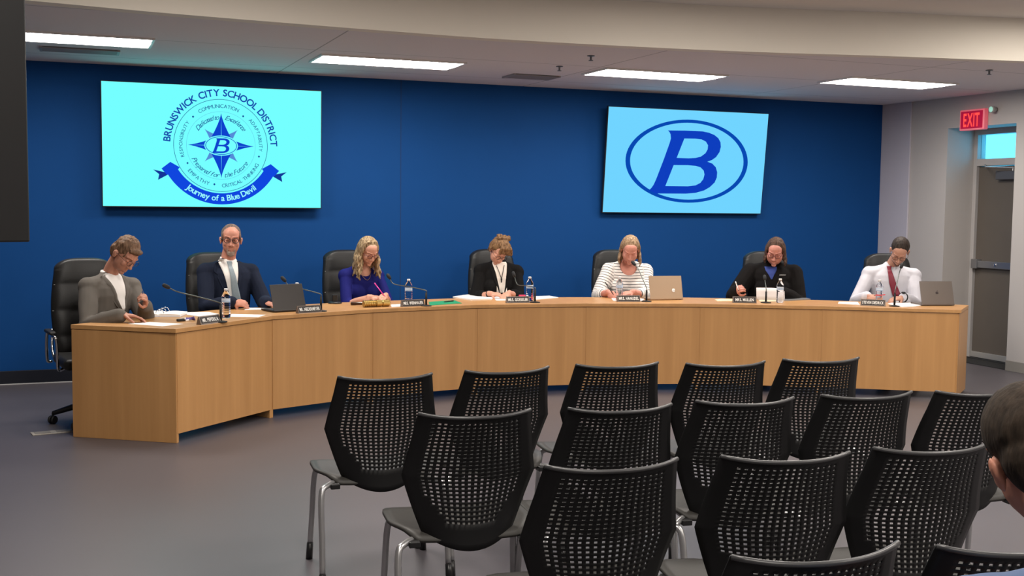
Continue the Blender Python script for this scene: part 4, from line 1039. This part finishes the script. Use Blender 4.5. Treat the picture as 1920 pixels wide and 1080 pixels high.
        if g('stripes'):
            at = cm.attributes.new('stripe', 'FLOAT', 'POINT'); vals = []
            ax = [(SR, ER), (ER, WR), (SL, EL), (EL, WL)]
            for v in cm.vertices:
                best = None
                for q, (A_, B_) in enumerate(ax):
                    ab = B_-A_; t = max(0 if q % 2 else -1.5, min(1, (v.co-A_).dot(ab)/ab.length_squared)); dd = (v.co-(A_+ab*t)).length
                    if dd < .082 and (best is None or dd < best[0]): best = (dd, (t*ab.length)+(0 if q % 2 == 0 else ax[q-1][0].__sub__(ax[q-1][1]).length))
                inner = SR.x+.035 < v.co.x < SL.x-.035 and v.co.y > -.19+0*v.co.z
                vals.append(best[1] if (best and not inner) else 2+v.co.z*1.0-.05*abs(v.co.x-shc.x))
            at.data.foreach_set('value', vals)
        cloth = new_obj(P['cloth'], cm, root, P['cmat'], True)
        bvh = BVHTree.FromPolygons([v.co for v in cm.vertices], [tuple(p_.vertices) for p_ in cm.polygons])
        if g('sleeve_cuff') is not None:
            bm = bmesh.new()
            for B_, C_ in ((ER, WR), (EL, WL)):
                d_ = (C_-B_).normalized(); tube(bm, [B_.lerp(C_, st-.02), C_+d_*.004], [.036*ra, .034*ra], 16)
            bm_obj('shirt_cuffs', bm, P['sleeve_cuff'], root, smooth=True)
    else: bvh = None
    bm = bmesh.new(); legs(bm, .012); loft(bm, [((0, .06, .44), .13*f, .12*f), ((0, .06, .54), .185*f, .135*f), ((0, .055, .60), .17*f, .13*f)])
    new_obj('trousers', remesh(bm, .012, 2, 'trousers'), root, P.get('trouser', mat('dark_trousers', (.02, .02, .024), .8)), True)
    for s in (-1, 1):
        bm = bmesh.new(); ball(bm, (s*.12, -.44, .042), (.048, .115, .042), None, 16, 10); box(bm, s*.12-.042, s*.12+.042, -.545, -.335, 0, .022)
        new_obj('shoe', remesh(bm, .008, 2, 'shoe'), root, BLACK, True)
    if g('extra'): P['extra'](root, bvh, H, dict(SR=SR, SL=SL, ER=ER, EL=EL, WR=WR, WL=WL, shc=shc, nb=nb, nh=nh))
    # --- hair
    me = P['hair'](H, hk, nb)
    if me: new_obj('hair', me, root, P['hmat'], True)
    if g('glasses'):
        c_, r_ = P['glasses']; bm = bmesh.new(); Q = lambda x, y, z: H @ Vector((x*hk, y*hk, z*hk))
        for s in (-1, 1):
            n = 20; pts = [Q(s*.032+.0235*cos(2*pi*k/n)*(1+.0*s), -.1015+.012*abs(.032+.0235*cos(2*pi*k/n)*s*s-.032)*.6, .008+.0185*(abs(sin(2*pi*k/n))**.85)*(1 if sin(2*pi*k/n) > 0 else -1)) for k in range(n+1)]
            tube(bm, pts, r_, 6, False)
            tube(bm, [Q(s*.0555, -.098, .014), Q(s*.072, -.080, .015), Q(s*.082, .005, .012), Q(s*.083, .03, -.005)], r_*.9, 6)
        tube(bm, [Q(-.0085, -.103, .013), Q(0, -.107, .016), Q(.0085, -.103, .013)], r_, 6)
        go = bm_obj('glasses', bm, c_, root, smooth=True)
        for s in (-1, 1):
            bm = bmesh.new(); ball(bm, Q(s*.032, -.1005, .008), (.0228*hk, .0006, .0178*hk), H.to_3x3(), 18, 8); bm_obj('lens', bm, mat('lens_glass', (1, 1, 1), .02, trans=1, ior=1.02, spec=.2), go, smooth=True)
    return root

def hair_short(depth=.0, top=.012, front=.0, sides=.0, amp=.004):
    def fn(H, k, nb):
        bm = bmesh.new(); R3 = H.to_3x3(); P = lambda x, y, z: H @ Vector((x*k, y*k, z*k))
        ball(bm, P(0, .022-front, .052+top*.5), ((.078+sides)*k, (.094)*k, (.078+top)*k), R3, 22, 14)
        ball(bm, P(0, .050, .010), ((.075+sides)*k, .070*k, .078*k), R3, 20, 12)
        if front: limb(bm, [P(-.04, -.062, .085), P(0, -.075-front, .092), P(.045, -.060, .085)], [.018*k, .022*k, .018*k])
        return hair_finish(bm, .0055, amp, 60, (1, 1, .35), H)
    return fn
def hair_receding(H, k, nb):
    bm = bmesh.new(); R3 = H.to_3x3(); P = lambda x, y, z: H @ Vector((x*k, y*k, z*k))
    ball(bm, P(0, .034, .052), (.0775*k, .088*k, .078*k), R3, 22, 14); ball(bm, P(0, .052, .010), (.0765*k, .066*k, .076*k), R3, 20, 12)
    for s in (-1, 1): ball(bm, P(s*.068, -.008, .032), (.010*k, .032*k, .036*k), R3)
    return hair_finish(bm, .0055, .003, 70, (1, 1, .35), H)
def locks(bm, H, k, azs, length, r0, wave, part=(0.0, -.02), out=.02, front_drop=.0, rnd=None):
    P = lambda x, y, z: H @ Vector((x*k, y*k, z*k))
    for (a, s) in azs:
        aa = radians(a); L = length*(1+.12*rnd.uniform(-1, 1)); ph = rnd.uniform(0, 6.28)
        x, y = sin(aa)*s, -cos(aa)
        p0 = P(part[0]+.012*s, part[1]+.06*(a/180)-.03, .118-.01*(a/180)); p1 = P(.058*x+part[0]*.5, .018+.070*y, .098); p2 = P(.085*x, .018+.098*y, .040); p3 = P(.090*x, .022+.094*y, -.02)
        outv = (P(x, y, 0)-P(0, 0, 0)); outv.z = 0
        if outv.length > 0: outv.normalize()
        pts = [p0, p1, p2, p3]; q = p3
        n = 6
        for j in range(1, n+1):
            t = j/n; q2 = p3+Vector((0, 0, -1))*L*t+outv*(out*t+wave*sin(ph+t*7.5))+Vector((-outv.y, outv.x, 0))*wave*.8*cos(ph+t*7.5)
            if t > .6: q2 -= outv*out*.6*(t-.6)
            pts.append(q2)
        pts = smooth_path(pts, 3); m_ = len(pts); rs = [r0*k*(.9 if i < m_*.3 else 1.0+.15*sin(i)) * (1 if i < m_*.8 else 1-.75*(i-m_*.8)/(m_*.2)) for i in range(m_)]
        tube(bm, pts, rs, 8)
def hair_long(length, r0=.012, wave=.012, a_min=58, out=.02, part=(.0, -.02), amp=.0025, cap_top=.010, seed=1, tied=False):
    def fn(H, k, nb):
        rnd = random.Random(seed); bm = bmesh.new(); R3 = H.to_3x3(); P = lambda x, y, z: H @ Vector((x*k, y*k, z*k))
        ball(bm, P(0, .026, .050), (.082*k, .094*k, (.076+cap_top)*k), R3, 22, 14); ball(bm, P(0, .045, .005), (.080*k, .075*k, .085*k), R3, 20, 12)
        az = []
        for s in (-1, 1):
            n = 13
            for j in range(n): az.append((a_min+(178-a_min)*j/(n-1)+rnd.uniform(-3, 3), s))
        locks(bm, H, k, az, length, r0, wave, part, out, rnd=rnd)
        az2 = [(a_min-4+rnd.uniform(-4, 10), s) for s in (-1, 1) for _ in range(3)]
        locks(bm, H, k, az2, length*.85, r0*.8, wave*1.2, part, out*1.2, rnd=rnd)
        return hair_finish(bm, .0048, amp, 60, (1, 1, .3), H)
    return fn
def hair_updo(H, k, nb):
    rnd = random.Random(4); bm = bmesh.new(); R3 = H.to_3x3(); P = lambda x, y, z: H @ Vector((x*k, y*k, z*k))
    ball(bm, P(0, .022, .054), (.084*k, .096*k, .088*k), R3, 22, 14); ball(bm, P(0, .050, .010), (.080*k, .072*k, .080*k), R3, 20, 12)
    for j in range(9):   # swept fringe
        x = -.055+.0145*j; limb(bm, [P(x*.5+.01, -.03, .130), P(x*.9+.01, -.075, .105), P(x*1.1+.018, -.088, .062), P(x*1.15+.026, -.083, .042)], [.013*k, .014*k, .011*k, .005*k], 8)
    for j in range(14):  # pinned-up knot of curls
        a = j*2.4; r = .018+.003*j; c = P(r*1.2*cos(a), .040+.5*r*sin(a), .116+.006*sin(j*1.7)); d_ = P(r*cos(a+1.1)*1.7, .055+.6*r*sin(a+1.1), .124+.008*cos(j))
        tube(bm, smooth_path([c, (c+d_)/2+(P(0, 0, .02)-P(0, 0, 0)), d_], 4), .011*k, 8)
    for s in (-1, 1):
        for j in range(3): limb(bm, [P(s*.078, .0+.015*j, .05), P(s*.088, .0+.018*j, .01), P(s*.082, .004+.02*j, -.03-.01*j)], [.010*k, .008*k, .003*k], 8)
    return hair_finish(bm, .0048, .003, 60, (1, 1, .4), H)

def collar(root, d, H, m, gape=.5, w=.052, front=-.045, drop=.05):
    """folded shirt collar: a stand round the neck and two leaves meeting in front"""
    nb, nh = d['nb'], d['nh']; ax = (nh-nb).normalized(); c = nb+ax*.010
    bm = bmesh.new(); n = 28; rows = []
    for j, (rad, h) in enumerate(((w+.004, .040), (w+.010, .026), (w+.021, .002))):
        row = []
        for k in range(n+1):
            a = radians(-90+26*gape)+ (2*pi-radians(52*gape))*k/n
            fr = max(0, -sin(a))
            row.append(bm.verts.new(c+Vector((cos(a)*rad*1.02, sin(a)*rad*.98+.004-.016*fr, h-.040*fr-(.022*fr**3 if j == 2 else 0)))))
        rows.append(row)
    for j in range(2):
        for k in range(n): bm.faces.new((rows[j][k], rows[j][k+1], rows[j+1][k+1], rows[j+1][k]))
    o = bm_obj('shirt_collar', bm, m, root, smooth=True); md = o.modifiers.new('s', 'SOLIDIFY'); md.thickness = .004
    return o
def shirt_v(root, bvh, shc, m, top, width, bottom, cx=0.0, off=.003, name='shirt_front', nx=10):
    return project_panel(name, bvh, rows_lerp([(top, cx-width*.55, cx+width*.55), (top-.03, cx-width*.62, cx+width*.62), ((top+bottom)/2, cx-width*.36, cx+width*.40), (bottom, cx-width*.10, cx+width*.22)]), nx, off, m, root)
def lapels(root, bvh, m, top, width, bottom, cx=0.0, off=.006, lw=.052):
    for s in (-1, 1):
        e = lambda t: (width*.57 if t < .01 else width*.62*(1-t)+width*(.14 if s < 0 else .24)*t)
        rows = []
        n = 24
        for k in range(n+1):
            t = k/n; z = top+(bottom-top)*t; inner = e(t)-.004
            notch = .30
            wd = lw*(.55+.75*t/notch) if t < notch else lw*(1.0-((t-notch)/(1-notch))**1.3)+.004
            if notch-.02 < t < notch+.05: wd *= .78
            a, b = cx+s*inner, cx+s*(inner+wd)
            rows.append((z, min(a, b), max(a, b)))
        project_panel('lapel', bvh, rows, 4, off, m, root, .004)

WHITEC = mat('white_shirt', (.80, .77, .74), .75, bump=.15, bump_scale=25)
HB = lambda d, n, s, **k: dict(d=d, n=n, s=s, **k)
def local_of(root, v): return root.matrix_world
def add_pen(root, W_, tip, m, label):
    bpy.context.view_layer.update()
    pen(root.matrix_world @ Vector(tip), root.matrix_world @ Vector(W_), m, label, r=.0042)

# 1 grey jacket ------------------------------------------------------
def ex1(root, bvh, H, d):
    g = mat('grey_wool', (.135, .122, .108), .9, spec=.2)
    shirt_v(root, bvh, d['shc'], WHITEC, 1.078, .125, .82, cx=d['shc'].x-.01); lapels(root, bvh, g, 1.065, .125, .82, cx=d['shc'].x-.01)
    collar(root, d, H, WHITEC, 1.1)
p1 = person(dict(id='a', bay=0, a0=-.17, turn=0, label='person in a grey jacket and open white shirt bent over a ring binder', skin=(.50, .235, .16), brow=(.12, .07, .04),
    SR=(-.180, -.03, .985), SL=(.19, -.07, .965), head=(.005, -.185, 1.205), yaw=-5, pitch=38, roll=10, WR=(-.24, -.395, .815), WL=(-.02, -.40, .865), hR=(-.55, .25, -1), hL=(.55, .25, -1), l1=.30, l2=.27,
    handR=HB((.55, -.65, -.12), (.1, .1, 1), 1, curl=.28), handL=HB((-.45, -.45, .62), (.45, -.6, .2), -1, curl=1.15, thumb=1), cloth='jacket', cmat=mat('grey_wool', (.135, .122, .108), .9, spec=.2), g=.018, fat=1.02, sleeve=.93, cuff=1.2, sleeve_cuff=WHITEC,
    hair=hair_short(top=.014, front=.006, sides=.004, amp=.006), hmat=hair_mat('hair_brown', (.10, .055, .032), (.24, .14, .085)), glasses=(mat('thin_frame', (.03, .02, .02), .3), .0016), extra=ex1))
add_pen(p1, (-.045, -.40, .965), (-.125, -.455, .905), mat('blue_pen', (.02, .03, .12), .3), 'pen raised in the fingers of the person in the grey jacket')

# 2 navy suit --------------------------------------------------------
def ex2(root, bvh, H, d):
    nv = mat('navy_wool', (.011, .016, .034), .85, spec=.2); cx = d['shc'].x
    shirt_v(root, bvh, d['shc'], WHITEC, 1.135, .13, .80, cx=cx-.015); lapels(root, bvh, nv, 1.118, .13, .80, cx=cx-.015, lw=.060)
    tm = mat('silver_blue_tie', (.22, .27, .30), .5, noise_amt=.25, noise_scale=160)
    project_panel('necktie', bvh, rows_lerp([(1.118, cx-.035, cx+.007), (1.080, cx-.028, cx+.002), (1.073, cx-.030, cx+.004), (.90, cx-.022, cx+.038), (.79, cx-.010, cx+.062)]), 5, .009, tm, root, .004)
    collar(root, d, H, WHITEC, .35)
    bm = bmesh.new(); R3 = H.to_3x3(); Q = lambda x, y, z: H @ Vector((x, y, z))
    ball(bm, Q(0, -.060, -.102), (.030, .024, .022), R3); ball(bm, Q(0, -.074, -.090), (.024, .012, .014), R3)
    for s in (-1, 1): limb(bm, [Q(s*.025, -.076, -.056), Q(s*.029, -.072, -.075), Q(s*.022, -.064, -.1)], [.005, .006, .008])
    new_obj('beard', hair_finish(bm, .004, .0015, 90, (1, 1, 1), H), root, mat('grey_beard', (.36, .27, .22), .8, noise_amt=.3, noise_scale=120), True)
p2 = person(dict(id='b', bay=1, a0=-.27, turn=-8, label='person in a navy suit and pale tie looking ahead through dark round glasses', skin=(.56, .25, .175), brow=(.13, .09, .07), eyes=True,
    SR=(-.19, .0, 1.035), SL=(.19, .02, 1.02), head=(.0, -.055, 1.285), yaw=-20, pitch=4, roll=2, WR=(-.10, -.36, .815), WL=(.15, -.40, .805), hR=(-.55, .25, -1), hL=(.55, .25, -1), l1=.30, l2=.27, neck=.060,
    handR=HB((.75, -.55, -.1), (-.2, -.7, .75), 1, curl=.95, thumb=1), handL=HB((.35, -.9, -.15), (0, -.1, 1), -1, curl=.22), cloth='suit_jacket', cmat=mat('navy_wool', (.011, .016, .034), .85, spec=.2), g=.019, fat=1.06, sleeve=.93, cuff=1.2, sleeve_cuff=WHITEC,
    hair=hair_receding, hmat=hair_mat('hair_grey_brown', (.09, .055, .045), (.22, .16, .14)), glasses=(mat('dark_frame', (.015, .008, .012), .3), .0027), extra=ex2, face_fat=1.04))

# 3 blonde, royal blue -----------------------------------------------
def ex3(root, bvh, H, d):
    bm = bmesh.new(); c = d['nb']+Vector((0, -.02, -.02)); n = 20
    tube(bm, smooth_path([c+Vector((-.055, .0, .02)), c+Vector((-.045, -.075, -.04)), c+Vector((0, -.098, -.085)), c+Vector((.045, -.075, -.04)), c+Vector((.055, .0, .02))], 5), .0014, 6); bm_obj('necklace', bm, GOLD, root, smooth=True)
p3 = person(dict(id='c', bay=2, a0=-.16, turn=4, label='person with long wavy blonde hair in a royal blue top, writing with a pink pen', skin=(.60, .30, .21), brow=(.22, .14, .08), lip=(.42, .10, .09),
    SR=(-.16, -.03, .965), SL=(.155, -.02, .955), head=(.0, -.145, 1.178), yaw=2, pitch=30, roll=-2, WR=(-.10, -.385, .805), WL=(.03, -.40, .815), hR=(-.55, .25, -1), hL=(.55, .25, -1), l1=.28, l2=.26, hk=.92, head_k=.95, neck=.046, arm=.88,
    handR=HB((.75, -.45, -.1), (-.1, -.3, .9), 1, curl=.75, thumb=1), handL=HB((-.55, -.55, -.1), (.3, -.4, .8), -1, curl=.6), cloth='blouse', cmat=mat('royal_blue_jersey', (.008, .010, .125), .8, spec=.2), g=.012, fat=.92, bust=True, sleeve=.12, cuts=[((-.0, -.12, 1.045), (.082, .13, .085))],
    hair=hair_long(.20, r0=.0135, wave=.014, a_min=62, out=.028, seed=3), hmat=hair_mat('hair_blonde', (.13, .08, .04), (.46, .33, .19)), glasses=(mat('red_frame', (.10, .015, .02), .3), .0020), extra=ex3))
add_pen(p3, (-.075, -.40, .925), (.0, -.46, .800), mat('pink_pen', (.8, .05, .35), .3), 'pink pen in the hand of the blonde person')

# 4 black blazer, updo -----------------------------------------------
def ex4(root, bvh, H, d):
    cx = d['shc'].x-.005; bk = mat('black_knit', (.0055, .005, .005), .9, spec=.2)
    shirt_v(root, bvh, d['shc'], mat('cream_top', (.80, .72, .64), .75), 1.070, .115, .79, cx=cx)
    project_panel('shirt_front', bvh, rows_lerp([(.93, cx-.045, cx+.05), (.79, cx-.045, cx+.05)]), 6, .0035, mat('cream_top', (.8, .72, .64), .75), root)
    lapels(root, bvh, bk, 1.065, .12, .79, cx=cx, lw=.035)
    project_panel('pendant_cord', bvh, rows_lerp([(1.04, cx-.040, cx-.035), (.92, cx-.003, cx+.002)]), 2, .010, bk, root, .003)
    project_panel('pendant_cord', bvh, rows_lerp([(1.04, cx+.035, cx+.040), (.92, cx-.002, cx+.003)]), 2, .010, bk, root, .003)
    project_panel('pendant', bvh, rows_lerp([(.922, cx-.007, cx+.007), (.885, cx-.004, cx+.004)]), 2, .013, bk, root, .005)
    bm = bmesh.new(); v = (d['WR']-d['ER']).normalized(); c = d['WR']-v*.03; a = v.cross(Vector((0, 0, 1))).normalized(); b_ = v.cross(a)
    tube(bm, [c+(a*cos(q)+b_*sin(q))*.031 for q in [2*pi*k/20 for k in range(21)]], .005, 8, False); bm_obj('bracelet', bm, BLACKM, root, smooth=True)
p4 = person(dict(id='d', bay=3, a0=-.05, turn=0, label='person with pinned-up light brown hair and black blazer over a cream top', skin=(.60, .29, .20), brow=(.18, .11, .07),
    SR=(-.16, .0, .98), SL=(.17, -.01, .97), head=(-.045, -.175, 1.175), yaw=6, pitch=44, roll=12, WR=(-.16, -.375, .805), WL=(-.005, -.40, .810), hR=(-.55, .25, -1), hL=(.55, .25, -1), l1=.28, l2=.26, hk=.92, head_k=.97, neck=.048, arm=.9,
    handR=HB((.85, -.4, -.1), (-.1, -.3, .9), 1, curl=.55, thumb=1), handL=HB((-.55, -.65, -.25), (.2, -.3, .9), -1, curl=.45), cloth='blazer', cmat=mat('black_knit', (.0055, .005, .005), .9, spec=.2), g=.020, fat=1.0, bust=True, sleeve=.42, cuff=1.6,
    hair=hair_updo, hmat=hair_mat('hair_ginger', (.10, .048, .020), (.27, .15, .07)), glasses=(mat('dark_frame', (.015, .008, .012), .3), .0020), extra=ex4))

# 5 striped top -------------------------------------------------------
def ex5(root, bvh, H, d): pass
p5 = person(dict(id='e', bay=4, a0=.05, turn=0, label='person with light hair in a white top with dark stripes, head bowed', skin=(.62, .27, .20), brow=(.22, .14, .09), lip=(.42, .13, .12),
    SR=(-.17, -.02, .99), SL=(.18, -.02, .985), head=(.0, -.155, 1.185), yaw=-8, pitch=34, roll=2, WR=(-.235, -.385, .810), WL=(-.02, -.385, .815), hR=(-.55, .25, -1), hL=(.55, .25, -1), l1=.28, l2=.27, hk=.95, head_k=1.0, neck=.052, face_fat=1.08,
    handR=HB((.25, -.6, -.25), (-.7, -.4, .5), 1, curl=1.1, thumb=1), handL=HB((-.85, -.3, -.15), (.0, -.3, .9), -1, curl=.5), cloth='striped_top', cmat=stripe_mat(), stripes=True, g=.016, fat=1.14, arm=1.12, bust=True, sleeve=.40, cuff=1.5, cuts=[((0, -.14, 1.06), (.092, .13, .11))],
    hair=hair_long(.13, r0=.010, wave=.006, a_min=85, out=.012, seed=8, cap_top=.012), hmat=hair_mat('hair_ash_blonde', (.17, .10, .055), (.44, .30, .18)), extra=ex5))
add_pen(p5, (-.275, -.40, .905), (-.21, -.475, .795), BLACK, 'dark pen in the hand of the person in stripes')

# 6 black zip top -----------------------------------------------------
def ex6(root, bvh, H, d):
    cx = d['shc'].x-.02
    project_panel('undershirt', bvh, rows_lerp([(1.045, cx-.060, cx+.055), (1.01, cx-.052, cx+.046), (.965, cx-.022, cx+.022), (.93, cx-.004, cx+.006)]), 8, .003, mat('blue_undershirt', (.03, .055, .24), .8), root)
    project_panel('chest_logo', bvh, rows_lerp([(.975, cx+.075, cx+.135), (.968, cx+.07, cx+.13)], 4), 4, .003, mat('grey_print', (.3, .3, .3), .6), root)
p6 = person(dict(id='f', bay=5, a0=.21, turn=0, label='person with brown hair and glasses in a black zip top over a blue shirt', skin=(.56, .245, .19), brow=(.08, .045, .03), lip=(.42, .13, .13),
    SR=(-.195, .0, .99), SL=(.205, .0, .985), head=(.015, -.11, 1.18), yaw=-12, pitch=24, roll=5, WR=(-.36, -.385, .830), WL=(.08, -.33, .812), hR=(-.55, .25, -1), hL=(.55, .25, -1), l1=.30, l2=.27, hk=.98, head_k=1.0, neck=.056, face_fat=1.14,
    handR=HB((.15, -.6, .25), (-.7, -.5, .1), 1, curl=1.15, thumb=1), handL=HB((-.85, -.3, -.1), (.0, -.3, .9), -1, curl=.5), cloth='zip_top', cmat=mat('black_fleece', (.007, .006, .006), .95, spec=.2), g=.020, fat=1.26, arm=1.22, bust=True, hood=True, sleeve=.96, cuff=1.1,
    hair=hair_long(.09, r0=.011, wave=.004, a_min=66, out=.012, seed=11, cap_top=.014), hmat=hair_mat('hair_dark_brown', (.035, .018, .012), (.11, .06, .04)), glasses=(mat('red_frame', (.10, .015, .02), .3), .0022), extra=ex6))
bpy.context.view_layer.update()
add_pen(p6, (-.375, -.46, .925), (-.345, -.485, .84), PAPER, 'white pen in the raised fist of the person in the black zip top')
# the sheet held up before person 6
t = p6.matrix_world @ Vector((-.06, -.47, DT)); bm = bmesh.new(); n = 12
rows = [[bm.verts.new((-.125+.25*k/n, .045*v_+.010*sin(k/n*4), .004+.105*v_*(1-.28*max(0, (k/n-.6)/.4)**2))) for k in range(n+1)] for v_ in (0, .33, .66, 1)]
for j in range(3):
    for k in range(n): bm.faces.new((rows[j][k], rows[j][k+1], rows[j+1][k+1], rows[j+1][k]))
o = bm_obj('paper_sheet', bm, mat('held_paper', (.62, .56, .54), .8), smooth=True, loc=t, rot=(0, 0, SA[5])); md = o.modifiers.new('s', 'SOLIDIFY'); md.thickness = .0012
tag(o, 'curled sheet stood up before the person in the black zip top', 'paper', G)

# 7 white shirt, red tie ----------------------------------------------
def ex7(root, bvh, H, d):
    cx = d['shc'].x-.035; tm = mat('burgundy_tie', (.20, .012, .030), .5)
    project_panel('necktie', bvh, rows_lerp([(1.072, cx-.020, cx+.022), (1.035, cx-.014, cx+.016), (1.03, cx-.016, cx+.020), (.92, cx-.005, cx+.055), (.80, cx+.030, cx+.105)]), 6, .007, tm, root, .004)
    collar(root, d, H, mat('pale_shirt', (.60, .59, .64), .7), .45)
    bm = bmesh.new(); v = (d['WL']-d['EL']).normalized(); c = d['WL']-v*.004; a = v.cross(Vector((0, 0, 1))).normalized(); b_ = v.cross(a)
    tube(bm, [c+(a*cos(q)+b_*sin(q))*.041 for q in [2*pi*k/20 for k in range(21)]], .008, 8, False); ball(bm, c+Vector((0, -.01, .046)), (.02, .02, .008)); bm_obj('wristwatch', bm, BLACKM, root, smooth=True)
    bm = bmesh.new(); R3 = H.to_3x3(); ball(bm, H @ Vector((0, -.019, -.072)), (.0540, .0580, .042), R3, 16, 10); ball(bm, H @ Vector((0, -.062, -.100)), (.0235, .0215, .0195), R3); limb(bm, [H @ Vector((-.02, -.083, -.055)), H @ Vector((0, -.089, -.052)), H @ Vector((.02, -.083, -.055))], [.004]*3, 8)
    new_obj('beard', hair_finish(bm, .0045, .001, 90, (1, 1, 1), H), root, mat('short_dark_beard', (.13, .065, .045), .8, noise_amt=.4, noise_scale=160), True)
p7 = person(dict(id='g', bay=6, a0=.13, turn=4, label='person with short dark hair in a white shirt and red tie', skin=(.50, .26, .18), brow=(.03, .018, .012),
    SR=(-.195, .0, .99), SL=(.20, .0, .98), head=(.035, -.155, 1.205), yaw=-14, pitch=40, roll=10, WR=(-.27, -.36, .812), WL=(.03, -.38, .808), hR=(-.55, .25, -1), hL=(.55, .25, -1), l1=.30, l2=.27, neck=.056,
    handR=HB((.45, -.5, -.1), (-.5, -.3, .8), 1, curl=.9, thumb=1), handL=HB((-.85, -.25, -.12), (.1, -.2, .9), -1, curl=.4), cloth='dress_shirt', cmat=mat('pale_shirt', (.60, .59, .64), .7, bump=.2, bump_scale=18), g=.018, fat=1.06, sleeve=.90, cuff=1.25,
    hair=hair_short(top=.006, sides=.002, amp=.002), hmat=hair_mat('hair_black_brown', (.018, .012, .009), (.05, .035, .028)), glasses=(mat('thin_frame', (.03, .02, .02), .3), .0016), extra=ex7))
add_pen(p7, (-.135, -.44, .835), (-.235, -.44, .825), mat('red_pen', (.7, .04, .05), .35), 'red pen in the hand of the person with the red tie')

# audience member: seen from behind at the right edge
hz = radians(-24)
def ex8(root, bvh, H, d):
    collar(root, d, H, mat('blue_shirt', (.085, .13, .24), .8), .3, w=.056)
p8 = person(dict(id='h', bay=0, a0=0, label='person with cropped brown hair in a blue shirt, seen from behind at the right edge', skin=(.50, .22, .15), brow=(.05, .03, .02),
    SR=(-.24, .02, .95), SL=(.13, .02, .95), head=(.0, -.06, 1.20), yaw=0, pitch=14, roll=16, WR=(-.10, -.40, .62), WL=(.08, -.40, .62), l1=.30, l2=.27, neck=.060,
    handR=HB((.5, -.7, 0), (0, 0, 1), 1, curl=.5), handL=HB((-.5, -.7, 0), (0, 0, 1), -1, curl=.5), cloth='shirt', cmat=mat('blue_shirt', (.085, .13, .24), .8, bump=.2, bump_scale=18), g=.016, fat=1.02, sleeve=.9,
    hair=hair_short(top=.004, sides=.003, amp=.0012), hmat=hair_mat('hair_cropped', (.022, .015, .010), (.042, .029, .020), .85), extra=ex8))
Rz = Matrix.Rotation(pi+hz, 3, 'Z'); hl = Rz @ Vector((0, -.06, 1.20))
p8.rotation_euler = (0, 0, pi+hz); p8.location = (PH.x-hl.x, PH.y-hl.y, PH.z-1.20)
